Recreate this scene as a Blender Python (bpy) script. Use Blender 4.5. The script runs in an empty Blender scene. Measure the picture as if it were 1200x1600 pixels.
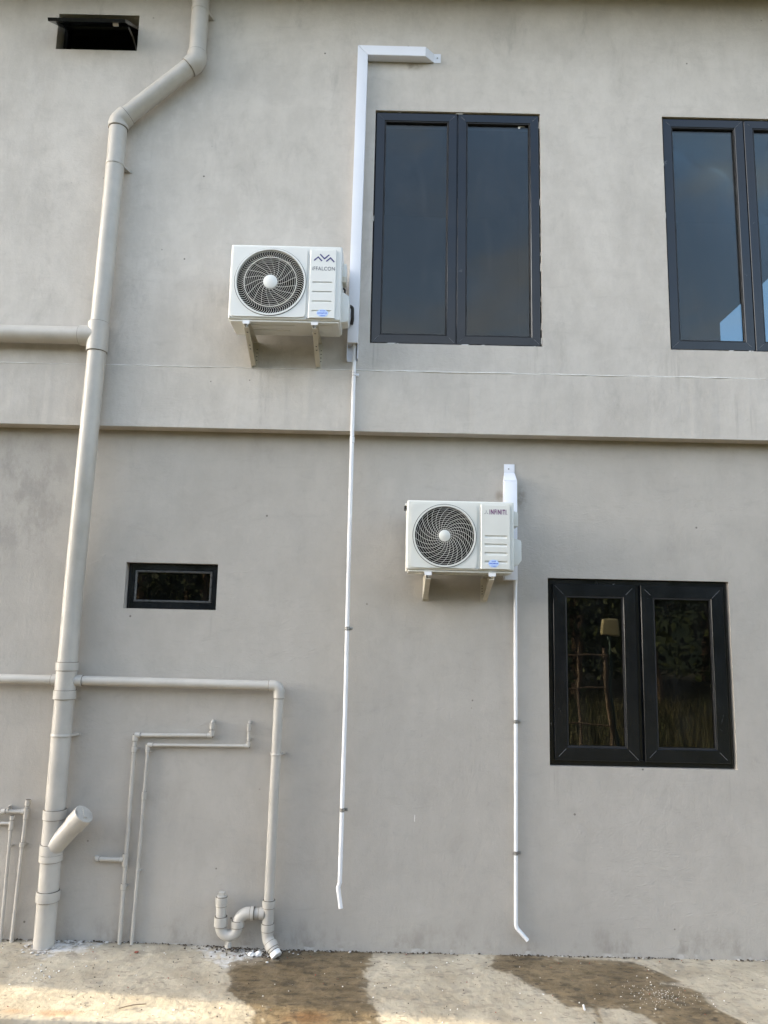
import bpy, bmesh, math, random
import numpy as np
from mathutils import Vector, Matrix, noise as mnoise

random.seed(7); rng = np.random.default_rng(11)
R = math.radians
sc = bpy.context.scene
COL = sc.collection
PI = math.pi

# ------------------------------------------------------------------ camera
cd = bpy.data.cameras.new('camera'); cam = bpy.data.objects.new('camera', cd); COL.objects.link(cam)
cd.sensor_fit = 'VERTICAL'; cd.sensor_height = 36.0; cd.sensor_width = 27.0
cd.lens = 1202 / 1600 * 36
cd.clip_start = 0.05; cd.clip_end = 2000
rt = Vector((0.99975532, -0.00390617, 0.02177232))
up = Vector((-0.02211519, -0.15611164, 0.98749181))
fw = Vector((0.00045839, 0.98773169, 0.15615983))
M = Matrix((rt, up, -fw)).transposed().to_4x4()
M.translation = (0.0, -5.0915, 1.93)
cam.matrix_world = M
sc.camera = cam

# ------------------------------------------------------------------ sky, sun, exposure
SUN_EL = 18.5; SUN_BEHIND = 6.28          # sun stands left along the wall, slightly behind the house's far corner
S = Vector((-math.cos(R(SUN_EL)) * math.cos(R(SUN_BEHIND)), math.cos(R(SUN_EL)) * math.sin(R(SUN_BEHIND)), math.sin(R(SUN_EL))))
w = bpy.data.worlds.new('World'); sc.world = w; w.use_nodes = True
nt = w.node_tree; bg = nt.nodes['Background']
sky = nt.nodes.new('ShaderNodeTexSky'); sky.sky_type = 'NISHITA'; sky.sun_disc = False
sky.sun_elevation = R(SUN_EL); sky.sun_rotation = math.atan2(S.x, S.y)
sky.air_density = 1.0; sky.dust_density = 3.0; sky.ozone_density = 0.6; sky.altitude = 20
# broken cloud over the whole sky
tc = nt.nodes.new('ShaderNodeTexCoord'); mp = nt.nodes.new('ShaderNodeMapping'); mp.inputs['Scale'].default_value = (1, 1, 2.2)
cn = nt.nodes.new('ShaderNodeTexNoise'); cn.inputs['Scale'].default_value = 2.3; cn.inputs['Detail'].default_value = 6; cn.inputs['Roughness'].default_value = .58
mr_ = nt.nodes.new('ShaderNodeMapRange'); mr_.interpolation_type = 'SMOOTHSTEP'
for i_, v_ in zip(range(1, 5), (.43, .63, .06, .92)): mr_.inputs[i_].default_value = v_
bw = nt.nodes.new('ShaderNodeRGBToBW'); cm = nt.nodes.new('ShaderNodeMix'); cm.data_type = 'RGBA'
ml = nt.nodes.new('ShaderNodeMath'); ml.operation = 'MULTIPLY'; ml.inputs[1].default_value = 1.25
nt.links.new(tc.outputs['Generated'], mp.inputs[0]); nt.links.new(mp.outputs[0], cn.inputs['Vector']); nt.links.new(cn.outputs['Fac'], mr_.inputs[0])
nt.links.new(sky.outputs[0], bw.inputs[0]); nt.links.new(bw.outputs[0], ml.inputs[0])
nt.links.new(mr_.outputs[0], cm.inputs[0]); nt.links.new(sky.outputs[0], cm.inputs[6]); nt.links.new(ml.outputs[0], cm.inputs[7])
nt.links.new(cm.outputs[2], bg.inputs[0]); bg.inputs[1].default_value = 0.15
sl = bpy.data.lights.new('sun', 'SUN'); so = bpy.data.objects.new('sun', sl); COL.objects.link(so)
sl.energy = 2.0; sl.angle = R(0.55); sl.color = (1.0, 0.87, 0.64)
so.rotation_euler = S.to_track_quat('Z', 'Y').to_euler(); so.location = (-12, 2, 20)
vs = sc.view_settings
vs.view_transform = 'Standard'; vs.look = 'None'; vs.gamma = 1.0; vs.use_curve_mapping = False
vs.exposure = 2.42
cy = sc.cycles; cy.max_bounces = 6; cy.diffuse_bounces = 3; cy.glossy_bounces = 3; cy.transmission_bounces = 3; cy.transparent_max_bounces = 8
cy.caustics_reflective = False; cy.caustics_refractive = False; cy.use_denoising = True; cy.use_adaptive_sampling = True; cy.adaptive_threshold = .02

# ------------------------------------------------------------------ material helpers
class NT:
    def __init__(s, name):
        s.m = bpy.data.materials.new(name); s.m.use_nodes = True
        s.t = s.m.node_tree; s.b = s.t.nodes['Principled BSDF']; s.out = s.t.nodes['Material Output']
        s.co = None
    def n(s, typ, **k):
        nd = s.t.nodes.new(typ)
        for a, v in k.items(): setattr(nd, a, v)
        return nd
    def l(s, a, b): s.t.links.new(a, b)
    def pos(s):
        if s.co is None: s.co = s.n('ShaderNodeNewGeometry').outputs['Position']
        return s.co
    def mapv(s, scale, loc=(0, 0, 0)):
        m = s.n('ShaderNodeMapping'); m.inputs['Scale'].default_value = scale; m.inputs['Location'].default_value = loc
        s.l(s.pos(), m.inputs['Vector']); return m.outputs[0]
    def noise(s, scale, detail=4, rough=.55, vec=None, dist=0):
        nd = s.n('ShaderNodeTexNoise'); nd.inputs['Scale'].default_value = scale
        nd.inputs['Detail'].default_value = detail; nd.inputs['Roughness'].default_value = rough; nd.inputs['Distortion'].default_value = dist
        s.l(vec if vec is not None else s.pos(), nd.inputs['Vector']); return nd.outputs['Fac']
    def vor(s, scale, vec=None, feature='F1'):
        nd = s.n('ShaderNodeTexVoronoi', feature=feature); nd.inputs['Scale'].default_value = scale
        s.l(vec if vec is not None else s.pos(), nd.inputs['Vector']); return nd
    def rng(s, x, a, b, c=0., d=1., smooth=True):
        nd = s.n('ShaderNodeMapRange'); nd.interpolation_type = 'SMOOTHSTEP' if smooth else 'LINEAR'
        for i, v in zip(range(1, 5), (a, b, c, d)): nd.inputs[i].default_value = v
        s.l(x, nd.inputs[0]); return nd.outputs[0]
    def math(s, op, a, b=None):
        nd = s.n('ShaderNodeMath', operation=op)
        for i, v in enumerate((a, b)):
            if v is None: continue
            if isinstance(v, (int, float)): nd.inputs[i].default_value = v
            else: s.l(v, nd.inputs[i])
        return nd.outputs[0]
    def mix(s, f, a, b, typ='MIX'):
        nd = s.n('ShaderNodeMix', data_type='RGBA', blend_type=typ)
        for i, v in ((0, f), (6, a), (7, b)):
            if isinstance(v, (int, float)): nd.inputs[i].default_value = v
            elif isinstance(v, tuple): nd.inputs[i].default_value = (*v, 1)
            else: s.l(v, nd.inputs[i])
        return nd.outputs[2]
    def bump(s, h, strength, dist, prev=None):
        nd = s.n('ShaderNodeBump'); nd.inputs['Strength'].default_value = strength; nd.inputs['Distance'].default_value = dist
        s.l(h, nd.inputs['Height'])
        if prev is not None: s.l(prev, nd.inputs['Normal'])
        return nd.outputs[0]
    def attr(s, name):
        nd = s.n('ShaderNodeAttribute'); nd.attribute_name = name; return nd.outputs['Fac']
    def fin(s, col=None, rough=None, normal=None, metal=0, spec=.5):
        for k, v in (('Base Color', col), ('Roughness', rough), ('Normal', normal)):
            if v is None: continue
            if isinstance(v, (int, float)): s.b.inputs[k].default_value = v
            elif isinstance(v, tuple): s.b.inputs[k].default_value = (*v, 1)
            else: s.l(v, s.b.inputs[k])
        s.b.inputs['Metallic'].default_value = metal; s.b.inputs['Specular IOR Level'].default_value = spec
        return s.m

def blob(t, x, z, rx, rz):           # soft spot of wear on the wall around (x, z)
    m = t.n('ShaderNodeMapping'); m.inputs['Location'].default_value = (-x / rx, 0, -z / rz)
    m.inputs['Scale'].default_value = (1 / rx, 0, 1 / rz); t.l(t.pos(), m.inputs['Vector'])
    ln = t.n('ShaderNodeVectorMath', operation='LENGTH'); t.l(m.outputs[0], ln.inputs[0]); return ln.outputs['Value']

def plaster(name, light, dark, mott, dirt):
    t = NT(name)
    big = t.noise(.95, 4, .62, dist=.7)
    mid = t.noise(4.6, 6, .70, vec=t.mapv((1.3, 1, .75)))
    f = t.math('ADD', t.math('MULTIPLY', t.rng(big, .33, .67), .5), t.math('MULTIPLY', t.rng(mid, .33, .68), .5))
    c = t.mix(f, dark, light)
    # smoky darker patches left by the plaster drying unevenly
    n2 = t.noise(2.6, 7, .76, vec=t.mapv((1.7, 1, .62), (3.1, 0, 7.7)), dist=.45)
    c = t.mix(t.math('MULTIPLY', t.rng(n2, .52, .76), mott), c, tuple(v * .55 for v in dark))
    c = t.mix(t.math('MULTIPLY', t.rng(n2, .44, .26), mott * .5), c, tuple(min(1, v * 1.22) for v in light))
    # brush drag and grain
    dr = t.noise(8, 6, .74, vec=t.mapv((.6, 1, 1.35), (1.7, 0, 4.2)), dist=.9)
    c = t.mix(t.math('MULTIPLY', t.rng(dr, .50, .74), .17), c, tuple(v * .62 for v in dark))
    c = t.mix(t.math('MULTIPLY', t.rng(dr, .44, .30), .12), c, tuple(min(1, v * 1.25) for v in light))
    # grey runs below the window corners and along the ledge
    st = t.rng(t.noise(30, 3, .6, vec=t.mapv((1, 1, .05))), .50, .70)
    for (x, z, rx, rz) in ((-.10, 3.80, .07, .20), (1.03, 3.78, .10, .22), (1.95, 3.78, .09, .24), (1.12, 1.00, .06, .20), (2.27, 1.02, .07, .16), (2.4, 3.40, .14, .20), (-1.1, 1.96, .05, .14)):
        c = t.mix(t.math('MULTIPLY', t.math('MULTIPLY', t.rng(blob(t, x, z, rx, rz), 1.1, .1), st), .30), c, (.16, .145, .12))
    # patch of raw, cloudy plaster left of the downpipe
    e = t.rng(blob(t, -2.55, 2.80, .62, .62), 1.15, .35)
    e = t.math('MULTIPLY', e, t.rng(mid, .40, .62))
    c = t.mix(t.math('MULTIPLY', e, .45), c, tuple(v * .45 for v in dark))
    # grubby marks where the pipe holes were patched
    gn = t.rng(t.noise(19, 3, .6), .25, .65)
    for (x, z, rx, rz) in ((.780, 2.862, .040, .045), (.915, 2.855, .050, .085), (.14, 5.985, .09, .035)):
        g = t.math('MULTIPLY', t.rng(blob(t, x, z, rx, rz), 1.25, .2), gn)
        c = t.mix(t.math('MULTIPLY', g, .55), c, (.17, .14, .10))
    # pin holes and specks
    v = t.vor(5.5); spk = t.math('MULTIPLY', t.rng(v.outputs['Distance'], .05, .025), t.rng(big, .50, .54))
    c = t.mix(t.math('MULTIPLY', spk, dirt), c, (.11, .10, .085))
    # splash dirt along the foot of the wall
    sep = t.n('ShaderNodeSeparateXYZ'); t.l(t.pos(), sep.inputs[0])
    ft = t.math('MULTIPLY', t.rng(sep.outputs[2], .28, 0.0), t.rng(mid, .42, .70))
    c = t.mix(t.math('MULTIPLY', ft, .55), c, (.17, .15, .125))
    ef = t.math('MULTIPLY', t.rng(t.math('SUBTRACT', sep.outputs[2], t.math('MULTIPLY', dr, .045)), .002, -.010), t.rng(mid, .50, .62))
    c = t.mix(t.math('MULTIPLY', ef, .65), c, (.60, .58, .55))
    # trowel ridges + grain, one height field
    tr = t.noise(7, 4, .6, vec=t.mapv((.55, 1, 1.4)), dist=1.3)
    rid = t.rng(t.math('ABSOLUTE', t.math('SUBTRACT', tr, .5)), .0, .05, 1, 0)
    rid = t.math('MULTIPLY', rid, t.rng(big, .46, .60))
    h = t.math('ADD', t.math('MULTIPLY', rid, .0005), t.math('MULTIPLY', t.noise(42, 5, .68), .0017))
    h = t.math('ADD', h, t.math('MULTIPLY', mid, .005))
    nb = t.bump(h, .9, 1.0)
    return t.fin(c, .72, nb, spec=.3)

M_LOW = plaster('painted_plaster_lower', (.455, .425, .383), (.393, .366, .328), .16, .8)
M_UP_LIT = plaster('painted_plaster_upper_lit', (.578, .541, .492), (.458, .427, .385), .36, .9)  # same paint as below, lightened to hold the brighter light upstairs

def paint(name, col, rough=.4, var=.08, nscale=7, bump=.12, dirt=0.0, dirtcol=(.2, .17, .13), spec=.5, metal=0):
    t = NT(name)
    f = t.rng(t.noise(nscale, 5, .6), .3, .7)
    c = t.mix(f, tuple(v * (1 - var) for v in col), tuple(min(1, v * (1 + var)) for v in col))
    if dirt:
        d = t.rng(t.noise(11, 7, .7, dist=.5), .52, .8)
        c = t.mix(t.math('MULTIPLY', d, dirt), c, dirtcol)
    nb = t.bump(t.noise(60, 4, .6), bump, .002)
    rg = t.rng(t.noise(nscale * 2, 4), .3, .7, rough * .85, min(1, rough * 1.2))
    return t.fin(c, rg, nb, spec=spec, metal=metal)

M_PIPE = paint('painted_pvc', (.452, .428, .386), .40, .07, 6, .14, .30, (.33, .295, .24))
M_SEAM = paint('joint_grime_shadow', (.17, .15, .12), .8, .2, 30, .1)  # dark tone carries the shadowed gap at pipe fittings as well as grime
M_WPIPE = paint('white_pvc', (.78, .78, .79), .35, .03, 8, .05, .08, (.5, .48, .44))
M_TRUNK = paint('white_trunking', (.74, .76, .82), .38, .025, 3, .04, .06, (.5, .5, .5))
M_AC1 = paint('ac_enamel_white', (.70, .705, .68), .38, .02, 5, .03, .05, (.5, .47, .4))
M_AC2 = paint('ac_enamel_cream', (.655, .66, .62), .38, .02, 5, .03, .06, (.5, .46, .38))
M_GRILL = paint('grille_plastic', (.70, .685, .63), .45, .04, 20, .02, .1, (.4, .36, .3))
M_BLACK = paint('black_plastic', (.015, .015, .016), .5, .2, 20, .05)
M_FAN = paint('fan_plastic', (.014, .0135, .013), .45, .15, 10, .03, spec=.12)
M_FIN = paint('coil_fins', (.012, .0115, .010), .5, .2, 80, .1, spec=.08)
M_BRKT = paint('bracket_steel', (.55, .52, .44), .45, .07, 14, .06, .3, (.28, .22, .14))
M_ZINC = paint('zinc_bolt', (.6, .6, .58), .3, .1, 30, .03, metal=.9)
M_STEEL = paint('clip_steel', (.34, .34, .33), .35, .15, 40, .05, metal=.7)
M_INK1 = paint('ink_indigo', (.055, .05, .17), .5, .03)
M_INKG = paint('ink_grey', (.09, .09, .12), .5, .03)
M_INK2 = paint('ink_purple', (.13, .006, .125), .5, .03)
M_STICK = paint('sticker_pale_blue', (.50, .64, .92), .4, .06, 60)
M_INKB = paint('ink_blue', (.06, .13, .62), .5, .05)
M_CONC = paint('mortar', (.50, .48, .45), .9, .18, 18, .8)
M_LIP = paint('bare_plaster', (.68, .67, .64), .85, .12, 12, .3)
M_WCHIP = paint('white_plaster_chip', (.78, .77, .74), .8, .1, 30, .4)
M_DCHIP = paint('brown_chip', (.09, .07, .05), .9, .3, 30, .3)
M_RCHIP = paint('red_chip', (.30, .09, .06), .9, .2, 30, .3)
M_TWIG = paint('twig_bark', (.17, .12, .075), .9, .2, 50, .3)
M_DUSTP = paint('dusty_pipe', (.105, .092, .066), .75, .2, 9, .3, .5, (.17, .14, .10))
M_ROOM = paint('room_paint', (.06, .06, .06), .8, .05)
M_ROOF = paint('eave_concrete', (.40, .385, .36), .8, .12, 5, .4, .3)
M_LAMPB = paint('lamp_housing', (.62, .56, .32), .5, .06)
M_BAMB = paint('weathered_pole', (.22, .165, .115), .75, .2, 9, .3)
M_GPOLE = paint('green_pole', (.06, .11, .09), .5, .1)

def frame_mat():
    t = NT('slate_upvc')
    c = t.mix(t.rng(t.noise(6, 4), .35, .7), (.0035, .005, .0075), (.006, .008, .0115))
    sm = t.math('MULTIPLY', t.rng(t.noise(19, 6, .7, vec=t.mapv((1, 1, .6)), dist=1), .64, .72), t.rng(t.noise(3.7, 2), .52, .66))
    c = t.mix(t.math('MULTIPLY', sm, .35), c, (.42, .42, .41))
    rg = t.rng(t.noise(8, 5), .3, .7, .13, .24)
    nb = t.bump(t.noise(5, 3), .12, .004)
    return t.fin(c, rg, nb, spec=.5)
M_FRAME = frame_mat()
M_BEAD = paint('glazing_bead', (.075, .078, .08), .3, .08, 12, .04)
M_GASK = paint('rubber_gasket', (.008, .008, .009), .6, .1)

def glass(name, tint, dust, refl):
    t = NT(name)
    nb = t.bump(t.noise(1.6, 2), .16, .012)
    gl = t.n('ShaderNodeBsdfGlossy'); gl.inputs['Roughness'].default_value = .012; gl.inputs['Color'].default_value = (.95, .92, .85, 1)
    t.l(nb, gl.inputs['Normal'])
    tr = t.n('ShaderNodeBsdfTransparent'); tr.inputs['Color'].default_value = (*tint, 1)
    fr = t.n('ShaderNodeFresnel'); fr.inputs['IOR'].default_value = 1.6; t.l(nb, fr.inputs['Normal'])
    fac = t.math('MULTIPLY', fr.outputs[0], refl)
    mx = t.n('ShaderNodeMixShader'); t.l(fac, mx.inputs[0]); t.l(tr.outputs[0], mx.inputs[1]); t.l(gl.outputs[0], mx.inputs[2])
    df = t.n('ShaderNodeBsdfDiffuse'); df.inputs['Color'].default_value = (.35, .35, .36, 1)
    sm = t.rng(t.noise(6, 7, .74, vec=t.mapv((1, 1, .4)), dist=.8), .42, .78, dust * .25, dust * 1.6)
    m2 = t.n('ShaderNodeMixShader'); t.l(sm, m2.inputs[0]); t.l(mx.outputs[0], m2.inputs[1]); t.l(df.outputs[0], m2.inputs[2])
    t.l(m2.outputs[0], t.out.inputs['Surface'])
    return t.m
M_GLU = glass('tinted_glass', (.33, .42, .47), .045, .80)
M_GLL = glass('dark_glass', (.20, .22, .21), .014, .90)

# ------------------------------------------------------------------ mesh helpers
class MB:
    def __init__(s): s.v = []; s.f = []; s.seam = []
    def add(s, vs, fs):
        o = len(s.v); s.v.extend(tuple(map(float, p)) for p in vs); s.f.extend(tuple(i + o for i in f) for f in fs); return s
    def box(s, x0, x1, y0, y1, z0, z1, bev=0.0, seg=2):
        if bev <= 0:
            vs = [(x0, y0, z0), (x1, y0, z0), (x1, y1, z0), (x0, y1, z0), (x0, y0, z1), (x1, y0, z1), (x1, y1, z1), (x0, y1, z1)]
            return s.add(vs, [(0, 3, 2, 1), (4, 5, 6, 7), (0, 1, 5, 4), (1, 2, 6, 5), (2, 3, 7, 6), (3, 0, 4, 7)])
        bm = bmesh.new(); bmesh.ops.create_cube(bm, size=1)
        for v in bm.verts: v.co = Vector(((x0 + x1) / 2 + v.co.x * (x1 - x0), (y0 + y1) / 2 + v.co.y * (y1 - y0), (z0 + z1) / 2 + v.co.z * (z1 - z0)))
        bmesh.ops.bevel(bm, geom=bm.edges[:], offset=bev, segments=seg, affect='EDGES', profile=.6)
        return s.bm(bm)
    def bm(s, bm):
        bm.verts.index_update(); s.add([v.co for v in bm.verts], [[v.index for v in f.verts] for f in bm.faces]); bm.free(); return s
    def prism(s, poly, axis, a, b, bev=0.0):
        """poly: 2-D outline; axis 'x' -> (y,z) outline swept in x, 'y' -> (x,z), 'z' -> (x,y)."""
        def mk(p, t): return {'x': (t, p[0], p[1]), 'y': (p[0], t, p[1]), 'z': (p[0], p[1], t)}[axis]
        bm = bmesh.new()
        A = [bm.verts.new(mk(p, a)) for p in poly]; B = [bm.verts.new(mk(p, b)) for p in poly]
        bm.faces.new(A); bm.faces.new(B[::-1]); n = len(poly)
        for i in range(n): bm.faces.new((A[i], B[i], B[(i + 1) % n], A[(i + 1) % n]))
        bmesh.ops.recalc_face_normals(bm, faces=bm.faces[:])
        if bev > 0: bmesh.ops.bevel(bm, geom=bm.edges[:], offset=bev, segments=2, affect='EDGES', profile=.6)
        return s.bm(bm)
    def tube(s, path, r, seg=20, cap=True, rfun=None):
        P = [Vector(p) for p in path]; n = len(P)
        T = []
        for i in range(n):
            d = (P[min(i + 1, n - 1)] - P[max(i - 1, 0)]); T.append(d.normalized())
        u = T[0].orthogonal().normalized(); rings = []
        for i in range(n):
            if i: u = (u - T[i] * u.dot(T[i])).normalized()
            v = T[i].cross(u); rr = rfun(i) if rfun else (r[i] if isinstance(r, (list, tuple)) else r)
            rings.append([P[i] + (u * math.cos(2 * PI * k / seg) + v * math.sin(2 * PI * k / seg)) * rr for k in range(seg)])
        vs = [q for rg_ in rings for q in rg_]; fs = []
        for i in range(n - 1):
            for k in range(seg): fs.append((i * seg + k, i * seg + (k + 1) % seg, (i + 1) * seg + (k + 1) % seg, (i + 1) * seg + k))
        if cap: fs.append(tuple(range(seg))[::-1]); fs.append(tuple((n - 1) * seg + k for k in range(seg)))
        return s.add(vs, fs)
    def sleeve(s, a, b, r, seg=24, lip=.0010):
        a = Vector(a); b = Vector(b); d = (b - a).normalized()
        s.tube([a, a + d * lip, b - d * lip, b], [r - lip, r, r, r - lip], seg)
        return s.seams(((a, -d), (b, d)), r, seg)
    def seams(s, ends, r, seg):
        # dark ring where the fitting ends: joint grime plus the gap's shadow, as colour
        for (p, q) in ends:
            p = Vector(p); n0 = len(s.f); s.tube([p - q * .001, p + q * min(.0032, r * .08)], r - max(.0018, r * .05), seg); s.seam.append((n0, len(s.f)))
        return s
    def ring(s, c, r0, r1, y0, y1, seg=64):        # flat annulus in the xz plane, y0 front
        vs = []; fs = []
        for k in range(seg):
            a = 2 * PI * k / seg; ca, sa = math.cos(a), math.sin(a)
            for (r, y) in ((r0, y0), (r1, y0), (r1, y1), (r0, y1)): vs.append((c[0] + r * ca, y, c[1] + r * sa))
        for k in range(seg):
            j = (k + 1) % seg
            for q in range(4): fs.append((k * 4 + q, j * 4 + q, j * 4 + (q + 1) % 4, k * 4 + (q + 1) % 4))
        return s.add(vs, fs)
    def disc(s, c, r, y0, y1, seg=40, dome=0.0):
        vs = [(c[0], y0 - dome, c[1])]; fs = []
        for k in range(seg):
            a = 2 * PI * k / seg; vs.append((c[0] + r * .9 * math.cos(a), y0 - dome * .25, c[1] + r * .9 * math.sin(a)))
        for k in range(seg):
            a = 2 * PI * k / seg; vs.append((c[0] + r * math.cos(a), y0 + .002, c[1] + r * math.sin(a)))
        for k in range(seg):
            a = 2 * PI * k / seg; vs.append((c[0] + r * math.cos(a), y1, c[1] + r * math.sin(a)))
        for k in range(seg):
            j = (k + 1) % seg
            fs.append((0, 1 + k, 1 + j))
            for q in (0, 1): fs.append((1 + q * seg + k, 1 + (q + 1) * seg + k, 1 + (q + 1) * seg + j, 1 + q * seg + j))
        return s.add(vs, fs)
    def build(s, name, mat, parent=None, smooth=35, kind=None, fix=True):
        o0 = ORG.get(parent.name, Vector()) if parent else Vector()
        me = bpy.data.meshes.new(name)
        me.from_pydata([(p[0] - o0.x, p[1] - o0.y, p[2] - o0.z) for p in s.v], [], s.f)
        if fix:
            bm = bmesh.new(); bm.from_mesh(me); bmesh.ops.recalc_face_normals(bm, faces=bm.faces[:]); bm.to_mesh(me); bm.free()
        me.update()
        if smooth:
            me.shade_smooth(); me.set_sharp_from_angle(angle=R(smooth))
        me.materials.append(mat)
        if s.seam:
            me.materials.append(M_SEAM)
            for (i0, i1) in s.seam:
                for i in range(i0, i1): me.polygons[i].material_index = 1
        ob = bpy.data.objects.new(name, me); COL.objects.link(ob)
        if parent: ob.parent = parent; ORG[ob.name] = o0
        if kind: ob['kind'] = kind
        return ob
ORG = {}
def thing(name, label, cat, loc, group=None):
    o = bpy.data.objects.new(name, None); COL.objects.link(o); o.location = loc; o.empty_display_size = .1
    o['label'] = label; o['category'] = cat
    if group: o['group'] = group
    ORG[o.name] = Vector(loc); return o
def tag(o, label, cat, group=None):
    o['label'] = label; o['category'] = cat
    if group: o['group'] = group
    return o

def fillet(pts, rad, n=8):
    """polyline with its inner corners rounded; rad: a number or one per inner corner (0 keeps it sharp)"""
    P = [Vector(p) for p in pts]; out = [P[0]]
    for i in range(1, len(P) - 1):
        r = rad[i - 1] if isinstance(rad, (list, tuple)) else rad
        a = (P[i - 1] - P[i]).normalized(); b = (P[i + 1] - P[i]).normalized()
        ang = a.angle(b); t = r / math.tan(ang / 2) if r else 0
        if t <= 0: out.append(P[i]); continue
        bis = (a + b).normalized(); c = P[i] + bis * (r / math.sin(ang / 2))
        s0 = P[i] + a * t - c; s1 = P[i] + b * t - c; th = s0.angle(s1)
        for k in range(n + 1):
            f = k / n; out.append(c + (s0 * math.sin((1 - f) * th) + s1 * math.sin(f * th)) / math.sin(th))
    out.append(P[-1]); return out
def dense(pts, step):
    P = [Vector(p) for p in pts]; out = [P[0]]
    for a, b in zip(P, P[1:]):
        k = max(1, int((b - a).length / step)); out += [a.lerp(b, i / k) for i in range(1, k + 1)]
    return out

def rect_hole(m, x0, x1, z0, z1, c, r, y, depth, rc=.012, seg=72):
    """plate front (rounded rectangle with a round hole) at y, edges running back by depth"""
    vs = []; fs = []
    for k in range(seg):
        a = 2 * PI * (k + .5) / seg; ca, sa = math.cos(a), math.sin(a)
        tx = ((x1 - c[0]) / ca) if ca > 1e-6 else ((x0 - c[0]) / ca if ca < -1e-6 else 9)
        tz = ((z1 - c[1]) / sa) if sa > 1e-6 else ((z0 - c[1]) / sa if sa < -1e-6 else 9)
        t = min(tx, tz); px, pz = c[0] + t * ca, c[1] + t * sa
        vs += [(c[0] + r * ca, y, c[1] + r * sa), (px, y, pz), (px, y + depth, pz), (c[0] + r * ca, y + depth, c[1] + r * sa)]
    # snap the ray nearest to each corner onto the corner
    for (X, Z) in ((x0, z0), (x1, z0), (x0, z1), (x1, z1)):
        k = min(range(seg), key=lambda q: (vs[q * 4 + 1][0] - X) ** 2 + (vs[q * 4 + 1][2] - Z) ** 2)
        ex = X + (rc * .3 if X == x0 else -rc * .3); ez = Z + (rc * .3 if Z == z0 else -rc * .3)
        vs[k * 4 + 1] = (ex, y, ez); vs[k * 4 + 2] = (ex, y + depth, ez)
    for k in range(seg):
        j = (k + 1) % seg
        for q in range(3): fs.append((k * 4 + q, j * 4 + q, j * 4 + q + 1, k * 4 + q + 1))
        fs.append((k * 4 + 3, j * 4 + 3, j * 4, k * 4))
    m.add(vs, fs)

def text_mesh(body, x0, x1, z0, z1, y, mat, parent, name, bold=0.0, space=1.0):
    cu = bpy.data.curves.new('lettering', 'FONT'); cu.body = body; cu.offset = bold; cu.space_character = space; cu.size = 1.0; cu.extrude = 0
    ob = bpy.data.objects.new('lettering', cu); COL.objects.link(ob)
    dg = bpy.context.evaluated_depsgraph_get(); me = bpy.data.meshes.new_from_object(ob.evaluated_get(dg))
    bpy.data.objects.remove(ob); bpy.data.curves.remove(cu)
    xs = [v.co.x for v in me.vertices]; ys = [v.co.y for v in me.vertices]
    a, b, c_, d = min(xs), max(xs), min(ys), max(ys)
    m = MB()
    m.add([(x0 + (v.co.x - a) / (b - a) * (x1 - x0), y, z0 + (v.co.y - c_) / (d - c_) * (z1 - z0)) for v in me.vertices], [tuple(p.vertices) for p in me.polygons])
    bpy.data.meshes.remove(me)
    return m.build(name, mat, parent, smooth=0, fix=False)

def wall_panel(m, x0, x1, z0, z1, yf, yb, holes):
    xs = sorted({x0, x1, *[h[0] for h in holes], *[h[1] for h in holes]}); zs = sorted({z0, z1, *[h[2] for h in holes], *[h[3] for h in holes]})
    inside = lambda x, z: any(h[0] < x < h[1] and h[2] < z < h[3] for h in holes)
    for a, b in zip(xs, xs[1:]):
        for c, d in zip(zs, zs[1:]):
            if inside((a + b) / 2, (c + d) / 2): continue
            m.add([(a, yf, c), (b, yf, c), (b, yf, d), (a, yf, d)], [(0, 1, 2, 3)])
            m.add([(a, yb, c), (b, yb, c), (b, yb, d), (a, yb, d)], [(3, 2, 1, 0)])
    for (a, b, c, d) in holes:
        m.add([(a, yf, c), (b, yf, c), (b, yf, d), (a, yf, d), (a, yb, c), (b, yb, c), (b, yb, d), (a, yb, d)],
              [(0, 4, 5, 1), (1, 5, 6, 2), (2, 6, 7, 3), (3, 7, 4, 0)])
    m.add([(x0, yf, z0), (x1, yf, z0), (x1, yb, z0), (x0, yb, z0)], [(0, 3, 2, 1)])
    m.add([(x0, yf, z1), (x1, yf, z1), (x1, yb, z1), (x0, yb, z1)], [(0, 1, 2, 3)])

# ================================================================== SETTING: ground
def soil_mat():
    t = NT('field_soil_and_grass')
    g = t.mix(t.rng(t.noise(1.4, 6, .6), .3, .7), (.036, .042, .018), (.085, .074, .040))
    d = t.mix(t.rng(t.noise(5, 6, .6), .3, .7), (.10, .066, .043), (.155, .112, .074))
    sep = t.n('ShaderNodeSeparateXYZ'); t.l(t.pos(), sep.inputs[0])
    k = t.rng(t.math('ADD', sep.outputs[1], t.math('MULTIPLY', t.noise(.9, 4), 1.6)), -2.4, -1.2)
    c = t.mix(k, g, d)
    nb = t.bump(t.noise(14, 7, .7), .9, .03)
    return t.fin(c, .95, nb, spec=.2)
m = MB(); m.add([(-400, -400, -.13), (400, -400, -.13), (400, 400, -.13), (-400, 400, -.13)], [(0, 1, 2, 3)])
m.build('ground', soil_mat(), smooth=0, kind='structure')

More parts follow.
